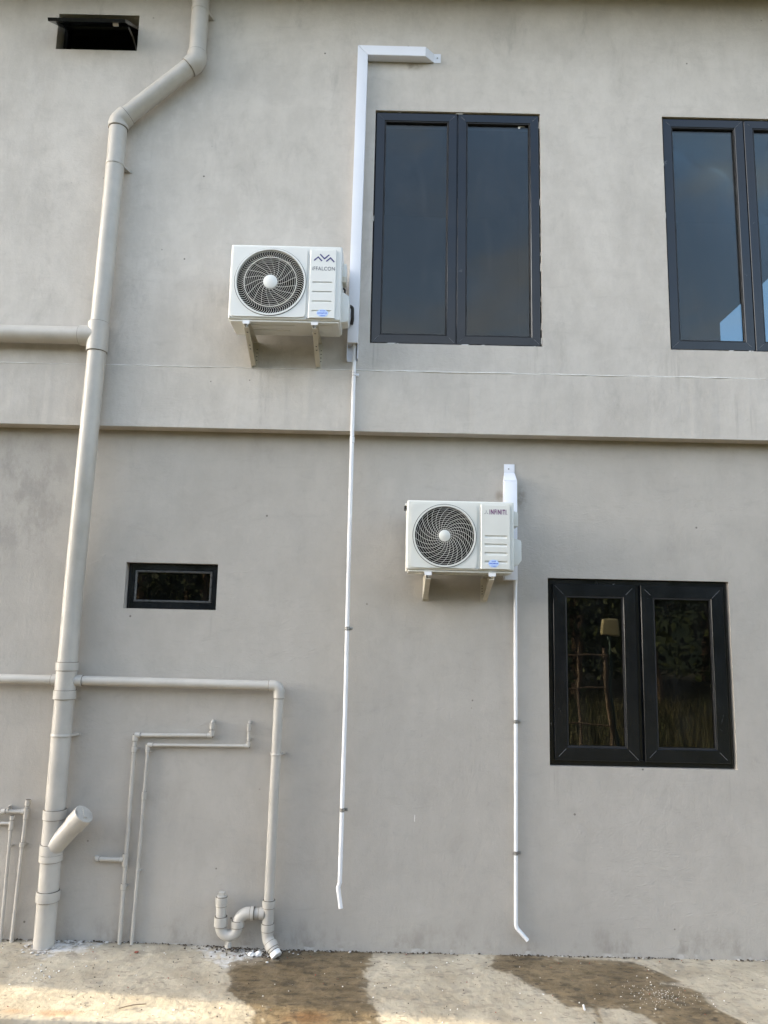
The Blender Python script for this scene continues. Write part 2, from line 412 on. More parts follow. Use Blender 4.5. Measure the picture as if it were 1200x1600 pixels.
# concrete apron along the foot of the wall, with damp patches, paint spills and rust
WET1 = [(-.50, .03), (-.66, -.10), (-.835, -.20), (-.834, -.343), (-.785, -.483), (-.80, -.56), (-.72, -.65), (-.655, -.72), (-.60, -.80), (-.59, -.96), (.045, -.96), (.03, -.80), (.009, -.687), (-.04, -.581), (-.024, -.426), (-.052, -.345), (-.010, -.20), (-.015, .03)]
WET2 = [(.777, .04), (.69, -.17), (.84, -.343), (.955, -.496), (1.03, -.641), (1.159, -.668), (1.166, -.806), (1.205, -.661), (1.313, -.663), (1.416, -.711), (1.445, -.83), (1.47, -.96), (2.03, -.96), (1.92, -.80), (1.856, -.673), (1.815, -.557), (1.83, -.452), (1.783, -.405), (1.655, -.362), (1.645, -.345), (1.76, -.322), (1.697, -.205), (1.571, -.066), (1.386, -.040), (1.12, -.02), (1.0, .03)]
WHITE = [(-1.14, .01), (-1.05, -.10), (-.95, -.20), (-.86, -.29), (-.74, -.25), (-.55, -.14), (-.55, .02)]
WHITE2 = [(-2.12, .01), (-2.05, -.18), (-1.93, -.24), (-1.86, -.16), (-1.72, -.14), (-1.60, .01)]
def gz(x, y):        # the screed rises a little towards the wall on the left
    f = lambda q, a, b: (lambda r: r * r * (3 - 2 * r))(min(1, max(0, (q - a) / (b - a))))
    return .026 * f(x, -.4, -1.6) * f(y, -.42, -.03)
def sdf(poly, X, Y):
    P = np.array(poly); n = len(P); d = np.full(X.shape, 1e9); ins = np.zeros(X.shape, bool)
    for i in range(n):
        a = P[i]; b = P[(i + 1) % n]; e = b - a; wx = X - a[0]; wy = Y - a[1]
        tt = np.clip((wx * e[0] + wy * e[1]) / (e @ e), 0, 1)
        d = np.minimum(d, (wx - e[0] * tt) ** 2 + (wy - e[1] * tt) ** 2)
        cnd = ((a[1] > Y) != (b[1] > Y)) & (X < (b[0] - a[0]) * (Y - a[1]) / (b[1] - a[1] + 1e-12) + a[0]); ins ^= cnd
    d = np.sqrt(d); return np.where(ins, -d, d)
gx = np.concatenate([np.arange(-9, -2.9, .25), np.arange(-2.9, 3.1, .009), np.arange(3.1, 9.1, .25)])
edge_y = lambda x: -.888 - .020 * (x + 1.87)
gv = np.concatenate([np.linspace(0, 1, 112)])
Xg, Vg = np.meshgrid(gx, gv); Yg = .06 + Vg * (edge_y(Xg) - .06)
Zg = np.zeros_like(Xg); NZ = np.zeros_like(Xg); N2 = np.zeros_like(Xg)
for idx in np.ndindex(Xg.shape):
    x, y = Xg[idx], Yg[idx]
    NZ[idx] = mnoise.fractal(Vector((x * 9, y * 9, 0)), 1.0, 2.0, 4)
    N2[idx] = mnoise.fractal(Vector((x * 32, y * 32, 5)), 1.0, 2.0, 3)
Zg = NZ * .0032 + N2 * .0013 - .004
Zg = Zg + np.vectorize(gz)(Xg, Yg)
lip = np.clip((Vg - .975) / .025, 0, 1); Zg = Zg - lip ** 2 * (.012 + .008 * NZ)
sst = lambda x, a, b: (lambda q: q * q * (3 - 2 * q))(np.clip((x - a) / (b - a), 0, 1))
jit = NZ * .022 + N2 * .010
sd = np.minimum(sdf(WET1, Xg, Yg), sdf(WET2, Xg, Yg))
wet = sst(sd + jit, .012, -.012) * (.90 + .10 * sst(sd, 0, -.06))
wet = np.maximum(wet, .8 * sst(N2 - .25 * NZ, .46, .58) * sst(sd, .11, .02))          # splashes round the rim
wet = wet * (1 - .75 * sst(N2 + .5 * NZ, .50, .72) * sst(sd, -.13, -.02))             # spots already drying inside it
white = np.maximum(sst(sdf(WHITE, Xg, Yg) + jit * 2.2, .04, -.05), sst(sdf(WHITE2, Xg, Yg) + jit * 2.2, .03, -.05))
rust = np.zeros_like(Xg)
for (cx, cy, rx, ry) in ((-.33, -.83, .16, .09), (-1.62, -.84, .20, .05), (-1.82, -.83, .10, .04), (-2.15, -.82, .12, .05)):
    rust = np.maximum(rust, sst(np.sqrt(((Xg - cx) / rx) ** 2 + ((Yg - cy) / ry) ** 2) + NZ * .35, 1.1, .1))
nr, nc = Xg.shape
def apron_mat():
    t = NT('apron_concrete')
    c = t.mix(t.rng(t.noise(2.6, 6, .62, dist=.5), .3, .7), (.330, .282, .205), (.500, .440, .335))
    c = t.mix(t.math('MULTIPLY', t.rng(t.noise(17, 6, .7), .45, .75), .45), c, (.29, .265, .23))
    wt = t.attr('wet'); wh = t.attr('white'); ru = t.attr('rust')
    c = t.mix(t.math('MULTIPLY', wh, t.rng(t.noise(22, 5, .65), .34, .62)), c, (.64, .62, .59))
    # flat dark scabs pressed into the screed
    nz = t.noise(19, 5, .65)
    b1 = t.math('MULTIPLY', t.rng(t.noise(8.5, 4, .55, vec=t.mapv((.8, 1.5, 1)), dist=.3), .565, .62), .42)
    b2 = t.math('MULTIPLY', t.rng(t.noise(23, 3, .55, vec=t.mapv((.75, 1.4, 1), (3, 1, 0)), dist=.4), .605, .65), .75)
    scab = t.math('MAXIMUM', b1, b2)
    c = t.mix(t.math('MULTIPLY', scab, .7), c, (.17, .145, .12))
    c = t.mix(t.math('MULTIPLY', ru, .5), c, (.36, .17, .06))
    wm = t.rng(t.noise(10, 6, .72, vec=t.mapv((.7, 1.5, 1), (7, 2, 0))), .42, .68)
    wetc = t.mix(1.0, c, t.mix(wm, (.47, .40, .305), (.22, .185, .130)), 'MULTIPLY')
    wetc = t.mix(t.math('MULTIPLY', scab, .75), wetc, (.045, .036, .025))
    c = t.mix(wt, c, wetc)
    rg = t.math('SUBTRACT', .92, t.math('MULTIPLY', wt, .46))
    h = t.math('ADD', t.math('MULTIPLY', nz, .007), t.math('MULTIPLY', t.noise(60, 4, .7, vec=t.mapv((1, .5, 1))), .003))
    nb = t.bump(h, .8, 1.0)
    return t.fin(c, rg, nb, spec=.4)
vs_ = np.stack([Xg.ravel(), Yg.ravel(), Zg.ravel()], 1)
fs_ = [(r * nc + c, (r + 1) * nc + c, (r + 1) * nc + c + 1, r * nc + c + 1) for r in range(nr - 1) for c in range(nc - 1)]
base = len(vs_)
vs_ = np.concatenate([vs_, np.stack([Xg[-1], Yg[-1] + .004 * NZ[-1], np.full(nc, -.16)], 1)])
fs_ += [((nr - 1) * nc + c, base + c, base + c + 1, (nr - 1) * nc + c + 1) for c in range(nc - 1)]
me = bpy.data.meshes.new('pavement'); me.from_pydata(vs_.tolist(), [], fs_)
for nm, arr in (('wet', wet), ('white', white), ('rust', rust)):
    at = me.attributes.new(nm, 'FLOAT', 'POINT'); at.data.foreach_set('value', np.concatenate([arr.ravel(), arr[-1]]).astype(np.float32))
me.shade_smooth(); me.materials.append(apron_mat())
pav = bpy.data.objects.new('pavement', me); COL.objects.link(pav); pav['kind'] = 'structure'

# ================================================================== SETTING: house
house = thing('house', 'grey plastered two-storey house wall with dark framed windows', 'house', (0, 0, 0))
XL, XU, XR = -7.0, -6.09, 9.0        # unseen left ends, upper one stepped right so both cast one shadow edge
WIN_A = (-.120, 1.056, 3.882, 5.630); WIN_B = (1.929, 3.105, 3.882, 5.630); VENT = (-2.450, -1.862, 6.062, 6.350)
WIN_C = (1.095, 2.291, 1.120, 2.3185); WIN_D = (-1.695, -1.088, 2.058, 2.361)
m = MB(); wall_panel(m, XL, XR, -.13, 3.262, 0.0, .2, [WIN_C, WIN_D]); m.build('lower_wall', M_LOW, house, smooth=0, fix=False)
m = MB(); wall_panel(m, XU, XR, 3.27, 6.62, -.1, .1, [WIN_A, WIN_B, VENT]); m.build('upper_wall', M_UP_LIT, house, smooth=0, fix=False)
# floor band: 6 mm proud of the upper wall, its top edge a ragged plaster lip
m = MB(); bx = [XU] + list(np.arange(-3.2, 3.4, .02)) + [XR]
prof = []
for x in bx:
    q = mnoise.fractal(Vector((x * 3.0, .3, 0)), 1, 2, 4); q2 = mnoise.fractal(Vector((x * 17, 1.3, 0)), 1, 2, 3)
    zt = 3.681 + .004 * q + .003 * q2; pr = max(.0012, .0055 + .003 * q + .0025 * q2)
    prof.append([(x, 0.05, 3.26), (x, -.1065, 3.26), (x, -.1065 + .001 * q, 3.266), (x, -.1005 - pr, zt - .006), (x, -.1003 - pr * .75, zt), (x, -.0985, zt + .004)])
for i in range(len(prof) - 1):
    for k in range(5): m.add([prof[i][k], prof[i + 1][k], prof[i + 1][k + 1], prof[i][k + 1]], [(0, 1, 2, 3)])
m.build('floor_band', M_UP_LIT, house, smooth=30)
m = MB(); lp_ = []; lr_ = []
for x in np.arange(-3.1, 3.3, .018):
    q = mnoise.fractal(Vector((x * 2.1, 7.3, 0)), 1, 2, 4); q2 = mnoise.fractal(Vector((x * 15, 2.3, 0)), 1, 2, 3)
    lp_.append((x, -.1045, 3.6845 + .003 * mnoise.fractal(Vector((x * 3.0, .3, 0)), 1, 2, 4) + .0015 * q2)); lr_.append(max(.0008, .0034 + .0030 * q + .0016 * q2))
m.tube(lp_, lr_, 6); m.build('plaster_lip', M_LIP, house, smooth=60)
m = MB(); m.add([(.236, -.0015, .765), (.240, -.0015, .764), (.241, -.0015, .805), (.237, -.0015, .806)], [(0, 1, 2, 3)]); m.build('paint_scrape', M_WCHIP, house, smooth=0)
# roof slab with its eave
m = MB(); pl = [(XU, -.68), (XR, -.68), (XR, 3.4), (XU, 3.4)]
m.prism(pl, 'z', 6.623, 6.78, 0); m.build('roof_slab', M_ROOF, house, smooth=0)
# rooms behind the windows
m = MB(); m.box(XU + .1, XR - .1, .101, 2.99, 3.28, 3.42); m.build('floor_slab', M_ROOM, house, smooth=0)
OPX, OPB = 3.684, 4.3
m = MB()
yb = 3.0
diag = lambda x: 5.418 + (x - 3.684) * .945
ox2 = OPX + (6.3 - 5.418) / .945
for poly in ([(XU + .1, 3.43), (OPX, 3.43), (OPX, 6.61), (XU + .1, 6.61)],
             [(OPX, diag(OPX)), (ox2, 6.3), (ox2, 6.61), (OPX, 6.61)],
             [(OPX, 3.43), (6.2, 3.43), (6.2, OPB), (OPX, OPB)],
             [(ox2, 6.3), (6.2, 6.3), (6.2, 6.61), (ox2, 6.61)],
             [(6.2, 3.43), (XR - .1, 3.43), (XR - .1, 6.61), (6.2, 6.61)]):
    m.prism(poly, 'y', yb, yb + .12)
m.build('room_back_wall', M_ROOM, house, smooth=0)
m = MB(); m.box(XU + .1, XR - .1, .102, 2.99, 6.60, 6.62); m.build('ceiling', M_ROOM, house, smooth=0)
m = MB(); m.box(XL + .1, XR - .1, 3.0, 3.12, -.1, 3.27); m.box(-.5, -.4, .205, 2.99, 0, 3.27); m.build('ground_floor_back_wall', M_ROOM, house, smooth=0)
for px_ in (1.45, -1.2):
    m = MB(); m.box(px_, px_ + .1, .105, 2.99, 3.43, 6.61); m.build('partition_wall', M_ROOM, house, smooth=0)
for (px_, pu_) in ((XL, XU), (XR - .1, XR - .1)):
    m = MB(); m.box(px_ + .001, px_ + .1, .201, 3.3, -.1, 3.262); m.build('end_wall', M_LOW, house, smooth=0)
    m = MB(); m.box(pu_ + .001, pu_ + .1, .101, 3.3, 3.2625, 6.62); m.build('end_wall', M_UP_LIT, house, smooth=0)
m = MB(); m.box(XL, XU, .0, 3.3, 3.263, 3.40); m.build('step_slab', M_ROOF, house, smooth=0)  # unseen, closes the storey step that was shaped for the shadow edge

def member_frame(m, x0, x1, z0, z1, w, yf, yb, gap=.0005, ch=.004):
    """four mitred members with a chamfered inner edge"""
    g = gap
    def bar(o0, o1, i1, i0):      # outer a,b / inner b,a in (x,z)
        ox = [(o0[0] + o1[0]) / 2, (o0[1] + o1[1]) / 2]; ix = [(i0[0] + i1[0]) / 2, (i0[1] + i1[1]) / 2]
        d = Vector((ix[0] - ox[0], ix[1] - ox[1])).normalized()
        rows = []
        for (a, b) in ((o0, i0), (o1, i1)):
            A = Vector(a); B = Vector(b); L = (B - A); s = L.length; u = L / s
            k = ch * s / w
            rows.append([(A.x, yb, A.y), (A.x, yf + ch, A.y), ((A + u * k).x, yf, (A + u * k).y), ((B - u * k).x, yf, (B - u * k).y), (B.x, yf + ch, B.y), (B.x, yb, B.y)])
        vs = rows[0] + rows[1]; n = 6
        fs = [(i, (i + 1) % n, n + (i + 1) % n, n + i) for i in range(n)] + [tuple(range(n))[::-1], tuple(range(n, 2 * n))]
        m.add(vs, fs)
    X0, X1, Z0, Z1 = x0 + w, x1 - w, z0 + w, z1 - w
    bar((x0 + g, z0), (x1 - g, z0), (X1 - g, Z0), (X0 + g, Z0))
    bar((x0 + g, z1), (x1 - g, z1), (X1 - g, Z1), (X0 + g, Z1))
    bar((x0, z0 + g), (x0, z1 - g), (X0, Z1 - g), (X0, Z0 + g))
    bar((x1, z0 + g), (x1, z1 - g), (X1, Z1 - g), (X1, Z0 + g))

def pane(m, x0, x1, z0, z1, y): m.add([(x0, y, z0), (x1, y, z0), (x1, y, z1), (x0, y, z1)], [(0, 1, 2, 3)])

M_WELD = paint('weld_seam', (.10, .10, .105), .5, .2, 30, .1)
def casement(op, y, label, gl, fw, sw, midgap, sashy, inset):
    x0, x1, z0, z1 = op; e = .003
    m = MB(); member_frame(m, x0 + e, x1 - e, z0 + e, z1 - e, fw, y, y + .07)
    mx = (x0 + x1) / 2; m.box(mx - .03, mx + .03, y + .004, y + .066, z0 + e + fw + .001, z1 - e - fw - .001)
    wn = m.build('window', M_FRAME, house, smooth=0); wn['label'] = label
    for (a, b) in ((x0 + inset, mx - midgap / 2), (mx + midgap / 2, x1 - inset)):
        c, d = z0 + inset, z1 - inset
        m = MB(); member_frame(m, a, b, c, d, sw, sashy, y - .0015, ch=.003); nf = len(m.f)
        for (X, Z, sx, sz) in ((a, c, 1, 1), (b, c, -1, 1), (a, d, 1, -1), (b, d, -1, -1)):      # welded mitres
            k0, k1 = random.uniform(.008, .03), sw - random.uniform(.007, .02); q = random.uniform(.0006, .0015)
            m.add([(X + sx * (k0 + q), sashy - .0006, Z + sz * (k0 - q)), (X + sx * (k1 + q), sashy - .0006, Z + sz * (k1 - q)), (X + sx * (k1 - q), sashy - .0006, Z + sz * (k1 + q)), (X + sx * (k0 - q), sashy - .0006, Z + sz * (k0 + q))], [(0, 1, 2, 3)])
        sh = m.build('sash', M_FRAME, wn, smooth=0); sh.data.materials.append(M_WELD)
        for p_ in sh.data.polygons:
            if p_.index >= nf: p_.material_index = 1
        m = MB(); member_frame(m, a + sw - .002, b - sw + .002, c + sw - .002, d - sw + .002, .010, sashy + .0035, sashy + .028, ch=.002); m.build('gasket', M_GASK, wn, smooth=0)
        m = MB(); m.box(a + sw - .004, b - sw + .004, sashy + .0225, sashy + .0275, c + sw - .004, d - sw + .004); m.build('pane', gl, wn, smooth=0)
    return wn
wa = casement(WIN_A, -.076, 'tall slate-framed casement pair beside the long white trunking', M_GLU, .030, .062, .006, -.0875, .008)
wb = casement(WIN_B, -.076, 'tall slate-framed casement pair cut by the right edge', M_GLU, .030, .062, .006, -.0875, .008)
wc = casement(WIN_C, .032, 'lower dark casement pair with wide frames', M_GLL, .045, .082, .034, .008, .036)
# torn white label left on the right pane, dabs of sealant on the frame
m = MB(); m.add([(.905, -.0658, 5.534), (.917, -.0658, 5.532), (.921, -.0658, 5.546), (.952, -.0658, 5.549), (.953, -.0658, 5.560), (.907, -.0658, 5.562)], [(0, 1, 2, 3, 4, 5)]); m.build('label_scrap', M_WCHIP, wa, smooth=0)
m = MB()
for k in range(46):
    side = random.choice('lrtbrr'); t_ = random.random(); s_ = random.uniform(.003, .010)
    x0, x1, z0, z1 = WIN_A if k % 2 else WIN_B
    if side in 'lr': px = (x0 + .005 if side == 'l' else x1 - .005) ; pz = z0 + t_ * (z1 - z0); dx, dz = s_ * .3, s_ * random.uniform(1, 4)
    else: pz = (z1 - .006 if side == 't' else z0 + .006); px = x0 + t_ * (x1 - x0); dx, dz = s_ * random.uniform(1, 4), s_ * .3
    m.add([(px - dx, -.0890, pz - dz), (px + dx * .6, -.0890, pz - dz * .8), (px + dx, -.0892, pz + dz), (px - dx * .5, -.0892, pz + dz * .7)], [(0, 1, 2, 3)])
m.build('sealant_dabs', M_WCHIP, wa, smooth=0, kind='stuff')

# small fixed window
x0, x1, z0, z1 = WIN_D
m = MB(); member_frame(m, x0 + .003, x1 - .003, z0 + .003, z1 - .003, .045, .055, .12)
wd = m.build('window', M_FRAME, house, smooth=0); wd['label'] = 'small fixed dark window with a pale glazing bead'
m = MB(); member_frame(m, x0 + .046, x1 - .046, z0 + .046, z1 - .046, .014, .051, .075, ch=.004); m.build('glazing_bead', M_BEAD, wd, smooth=0)
m = MB(); m.box(x0 + .061, x1 - .061, .068, .073, z0 + .061, z1 - .061); m.build('pane', M_GLL, wd, smooth=0)

# awning vent standing open
x0, x1, z0, z1 = VENT
m = MB(); member_frame(m, x0 + .003, x1 - .003, z0 + .003, z1 - .003, .032, .0, .06)
wv = m.build('window', M_FRAME, house, smooth=0); wv['label'] = 'small awning window standing open under the eave'
hy, hz = -.012, z1 - .040; ay, az = -.300, 6.128
dv = Vector((0, ay - hy, az - hz)); L = dv.length; dv.normalize(); nv = Vector((0, dv.z, -dv.y))
if nv.y > 0: nv = -nv
def sash_pt(x, s, n_): q = Vector((x, hy, hz)) + dv * s + nv * n_; return (q.x, q.y, q.z)
def sash_bar(m, xa, xb, sa, sb, na, nb_):
    m.add([sash_pt(x, s, n_) for n_ in (na, nb_) for (x, s) in ((xa, sa), (xb, sa), (xb, sb), (xa, sb))], [(0, 1, 2, 3), (7, 6, 5, 4), (0, 4, 5, 1), (1, 5, 6, 2), (2, 6, 7, 3), (3, 7, 4, 0)])
m = MB(); ax, bx_ = x0 + .022, x1 - .022
sash_bar(m, ax, bx_, 0, .052, -.011, .011); sash_bar(m, ax, bx_, L - .052, L, -.011, .011)
sash_bar(m, ax, ax + .052, .053, L - .053, -.011, .011); sash_bar(m, bx_ - .052, bx_, .053, L - .053, -.011, .011)
m.build('sash', M_FRAME, wv, smooth=0)
m = MB(); sash_bar(m, ax + .05, bx_ - .05, .05, L - .05, -.003, .003); m.build('pane', M_GLU, wv, smooth=0)
m = MB(); sash_bar(m, bx_ - .10, bx_ - .066, L - .05, L - .028, -.027, -.012); m.build('handle', M_WPIPE, wv, smooth=0)
m = MB(); m.tube([sash_pt(bx_ - .02, L * .62, -.02), (x1 - .045, -.08, z1 - .16), (x1 - .04, .01, z1 - .20)], .006, 8); m.build('stay', M_STEEL, wv, smooth=40)
# rubble and mortar crumbs in the wall joint; brown dirt doubles as gap shadow
def rock(m, c, r, fl=.6, n=7):
    c = (c[0], c[1], c[2] + gz(c[0], c[1]))
    bm = bmesh.new(); bmesh.ops.create_icosphere(bm, subdivisions=1, radius=1)
    o = Vector((random.random() * 50, random.random() * 50, 0))
    for v in bm.verts:
        k = 1 + .45 * mnoise.noise(v.co * 1.3 + o); v.co = Vector((v.co.x * r * k * random.uniform(.9, 1.1), v.co.y * r * k, v.co.z * r * fl * k)) + Vector(c)
    m.bm(bm)
m = MB(); md = MB()
for k in range(1000):
    x = random.uniform(-2.7, 2.9); r = random.choice((.002, .003, .003, .004, .005, .007)) * random.uniform(.7, 1.3)
    if mnoise.noise(Vector((x * 2.2, 4, 0))) < -.15 and random.random() < .8: continue
    rock(m if random.random() < .18 else md, (x, -random.uniform(.0, .02) - r * .3, r * .2), r, .55)
for k in range(40):
    x = random.choice((random.gauss(-2.0, .14), random.gauss(-1.8, .12), random.gauss(-.62, .10))); rock(m, (x, -abs(random.gauss(.02, .03)) - .01, .003), random.uniform(.004, .013), .5)
m.build('mortar_crumbs', M_CONC, None, smooth=0, kind='stuff'); md.build('dirt_gap_shade', M_DCHIP, None, smooth=0, kind='stuff')

# ================================================================== PIPES
YL, YU, RM = -.080, -.178, .0605
G_OK = None
dp = thing('downpipe', 'thick grey painted downpipe running the full wall height on the left', 'pipe', (-2.0, YL, 0))
low = [(-1.997, YL, -.01), (-1.998, YL, 2.20), (-1.947, YU, 3.02), (-1.934, YU, 4.0), (-1.920, YU, 5.0), (-1.919, YU, 5.405)]
pth = fillet(low, [3.0, 3.0, 0, 0], 10)
m = MB(); m.tube(dense(pth, .15), RM, 32); m.build('lower_pipe', M_PIPE, dp, smooth=32)
el = (-1.919, YU, 5.435); eu = (-1.399, YU, 5.925)
m = MB(); m.tube(dense([Vector(el).lerp(Vector(eu), .08), Vector(el).lerp(Vector(eu), .92)], .15), RM, 32); m.build('sloping_pipe', M_PIPE, dp, smooth=32)
m = MB(); m.tube(dense([(-1.399, YU, 5.96), (-1.400, YU, 6.624)], .15), RM, 32); m.build('upper_pipe', M_PIPE, dp, smooth=32)
def bend_fit(p0, c, p1, r, name, ex=.0080, rad=.07):
    p = fillet([p0, c, p1], rad, 10); mm = MB(); n_ = len(p)
    a = Vector(p[0]); b = Vector(p[-1]); da = (Vector(p[1]) - a).normalized(); db = (Vector(p[-2]) - b).normalized()
    q = [a, a + da * .002] + p[1:-1] + [b + db * .002, b]
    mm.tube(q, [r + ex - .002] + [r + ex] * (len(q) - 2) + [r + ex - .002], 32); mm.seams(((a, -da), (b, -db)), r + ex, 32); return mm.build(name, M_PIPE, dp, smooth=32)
d = (Vector(eu) - Vector(el)).normalized()
bend_fit((-1.919, YU, 5.385), el, Vector(el) + d * .075, RM, 'elbow')
bend_fit(Vector(eu) - d * .075, eu, (-1.399, YU, 5.985), RM, 'elbow')
def on(x, y0, z0, z1, r, name='coupling', par=None):
    mm = MB(); mm.sleeve((x, y0, z0), (x, y0, z1), r); return mm.build(name, M_PIPE, par or dp, smooth=32)
# upper tee with the branch pipe to the left
on(-1.9395, YU, 3.745, 3.945, RM + .0085, 'tee')
m = MB(); m.sleeve((-1.945, YU, 3.857), (-2.055, YU, 3.859), RM + .0070); m.build('tee_branch', M_PIPE, dp, smooth=32)
m = MB(); m.tube(dense([(-1.99, YU, 3.858), (-4.2, YU, 3.865)], .2), RM - .003, 32); m.build('branch_pipe', M_PIPE, dp, smooth=32)
# lower tee (cross) where the two thin waste pipes join
on(-1.998, YL, 1.50, 1.70, RM + .0035, 'tee'); on(-1.998, YL, 1.655, 1.705, RM + .0095, 'coupling'); on(-1.998, YL, 1.478, 1.53, RM + .0095, 'coupling')
m = MB(); m.sleeve((-1.99, -.072, 1.592), (-2.088, -.072, 1.592), .036); m.build('tee_branch', M_PIPE, dp, smooth=32)
m = MB(); m.sleeve((-2.0, -.072, 1.592), (-1.895, -.072, 1.592), .036); m.build('tee_branch', M_PIPE, dp, smooth=32)
# cleanout wye
on(-1.998, YL, .56, .80, RM + .003, 'wye_body'); on(-1.998, YL, .755, .808, RM + .0095); on(-1.998, YL, .548, .605, RM + .0095); on(-1.998, YL, .508, .546, RM + .0085); on(-1.997, YL, .278, .335, RM + .0095)
wv0 = Vector((-1.995, YL - .005, .575)); wv1 = Vector((-1.800, YL - .075, .790)); wd_ = (wv1 - wv0).normalized()
m = MB(); m.tube([wv0, wv1], RM - .004, 32); m.build('cleanout_branch', M_PIPE, dp, smooth=32)
m = MB(); a = wv1 - wd_ * .075; m.tube([a, a + wd_ * .003, wv1 + wd_ * .018, wv1 + wd_ * .020, wv1 + wd_ * .020, wv1 + wd_ * .006], [RM - .001, RM + .002, RM + .002, RM, RM - .006, RM - .006], 32); co = m.build('cleanout_socket', M_PIPE, dp, smooth=32)
m = MB(); m.tube([wv1 + wd_ * .002, wv1 + wd_ * .012, wv1 + wd_ * .0135], [RM - .007, RM - .007, RM - .012], 32)
u = Vector((.35, -.45, -.35)); u = (u - wd_ * u.dot(wd_)).normalized(); v_ = wd_.cross(u); c0 = wv1 + wd_ * .013
bar = [c0 + u * a_ * .034 + v_ * b_ * .011 + wd_ * h_ for h_ in (-.002, .018) for (a_, b_) in ((-1, -1), (1, -1), (1, 1), (-1, 1))]
m.add(bar, [(0, 1, 2, 3), (7, 6, 5, 4), (0, 4, 5, 1), (1, 5, 6, 2), (2, 6, 7, 3), (3, 7, 4, 0)])
m.build('cleanout_plug', M_PIPE, dp, smooth=40)
def clamp(x, y, z, r, wally, par, mat=M_PIPE, ear=.05, both=False, th=.004, hh=.009):
    mm = MB(); mm.tube([(x, y, z - hh), (x, y, z - hh + .002), (x, y, z + hh - .002), (x, y, z + hh)], [r + th - .001, r + th, r + th, r + th - .001], 28)
    for sgn in ((1, -1) if both else (1,)):
        xa = x + sgn * (r * .75); xb = x + sgn * (r + ear)
        mm.prism([(xa, y + r * .5), (x + sgn * (r + .002), y + r * .2), (xb - sgn * ear * .35, wally - .006), (xb, wally - .006), (xb, wally - .001), (xb - sgn * ear * .45, wally - .001), (xa, wally - .001)], 'z', z - hh * .9, z + hh * .9)
    return mm.build('clamp', mat, par, smooth=35)
clamp(-1.9195, YU, 5.105, RM, -.1, dp, ear=.035); clamp(-1.400, YU, 6.325, RM, -.1, dp, ear=.035); clamp(-1.9965, YL, 1.255, RM, 0, dp, ear=.03)
# mortar splash round the foot
m = MB()
for k in range(22):
    a = random.uniform(PI, 2 * PI); rr = RM + abs(random.gauss(.01, .03)); rock(m, (-1.997 + math.cos(a) * rr * 1.3, YL + math.sin(a) * rr, .002), random.uniform(.005, .014), .3)
m.build('mortar_foot', M_CONC, dp, smooth=0, kind='stuff')

# thin waste pipe left of the downpipe
o = MB(); o.tube(dense([(-2.03, -.072, 1.592), (-4.0, -.072, 1.592)], .3), .0305, 24); ob = o.build('waste_pipe', M_PIPE, None, smooth=32); tag(ob, 'thin grey waste pipe leaving the downpipe to the left edge', 'pipe')

# waste pipe to the right with its trap
wp = thing('waste_pipe', 'grey waste pipe looping from downpipe to the ground trap', 'pipe', (-.65, -.072, 0))
yw = -.072; rw = .0305
m = MB(); m.tube(dense([(-1.93, yw, 1.593), (-.70, yw, 1.587)], .2), rw, 24); m.build('cross_pipe', M_PIPE, wp, smooth=32)
def bend(par, pts, rad, r, mat, name='elbow', ex=.0045, n=10, seg=24):
    p = fillet(pts, rad, n); a, b = p[0], p[-1]; da = (p[1] - a).normalized(); db = (p[-2] - b).normalized()
    q = [a, a + da * .0015] + p[1:-1] + [b + db * .0015, b]
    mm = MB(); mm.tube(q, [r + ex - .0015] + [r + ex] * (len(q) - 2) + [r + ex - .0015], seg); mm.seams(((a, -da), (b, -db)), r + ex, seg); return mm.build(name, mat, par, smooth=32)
bend(wp, [(-.705, yw, 1.587), (-.639, yw, 1.586), (-.640, yw, 1.51)], .038, rw, M_PIPE)
m = MB(); m.tube(dense([(-.640, yw, 1.53), (-.649, yw, .24)], .2), rw, 24); m.build('down_pipe', M_PIPE, wp, smooth=32)
m = MB(); m.sleeve((-.648, yw, .305), (-.649, yw, .265), rw + .009); m.build('coupling', M_PIPE, wp, smooth=32)
m = MB(); m.sleeve((-.649, yw, .29), (-.650, yw, .15), rw + .004); m.build('tee', M_PIPE, wp, smooth=32)
m = MB(); m.sleeve((-.650, yw, .172), (-.650, yw, .132), rw + .0095); m.build('coupling', M_PIPE, wp, smooth=32)
bend(wp, [(-.650, yw, .150), (-.648, yw - .002, .088), (-.598, yw - .045, .034)], .05, rw, M_PIPE)
pA = Vector((-.628, yw - .018, .066)); pB = Vector((-.580, yw - .06, .012)); dd = (pB - pA).normalized()
m = MB(); m.sleeve(pA, pA + dd * .035, rw + .0095); m.build('coupling', M_PIPE, wp, smooth=32)
m = MB(); m.tube([pA + dd * .03, pB], rw + .002, 24); m.build('spout', M_WCHIP, wp, smooth=32)
# trap
bend(wp, [(-.660, yw, .229), (-.765, yw, .229), (-.815, yw, .229), (-.825, yw, .195), (-.826, yw, .165)], [0, .001, .03], rw, M_PIPE, 'stub', ex=.0) if False else None
m = MB(); m.tube([(-.655, yw, .229), (-.745, yw, .229)], rw, 24); m.build('stub', M_PIPE, wp, smooth=32)
m = MB(); m.sleeve((-.672, yw, .229), (-.705, yw, .229), rw + .005); m.build('coupling', M_PIPE, wp, smooth=32)
bend(wp, [(-.735, yw, .229), (-.832, yw, .229), (-.832, yw, .150)], .066, rw, M_PIPE, 'swan_neck', ex=.005)
m = MB(); m.sleeve((-.737, yw, .229), (-.757, yw, .229), rw + .0095); m.build('coupling', M_PIPE, wp, smooth=32)
m = MB(); m.tube(fillet([(-.936, yw, .20), (-.936, yw, .100), (-.884, yw, .100), (-.832, yw, .100), (-.832, yw, .16)], [.0515, 0, .0515], 12), rw + .002, 24); m.build('u_bend', M_PIPE, wp, smooth=32)
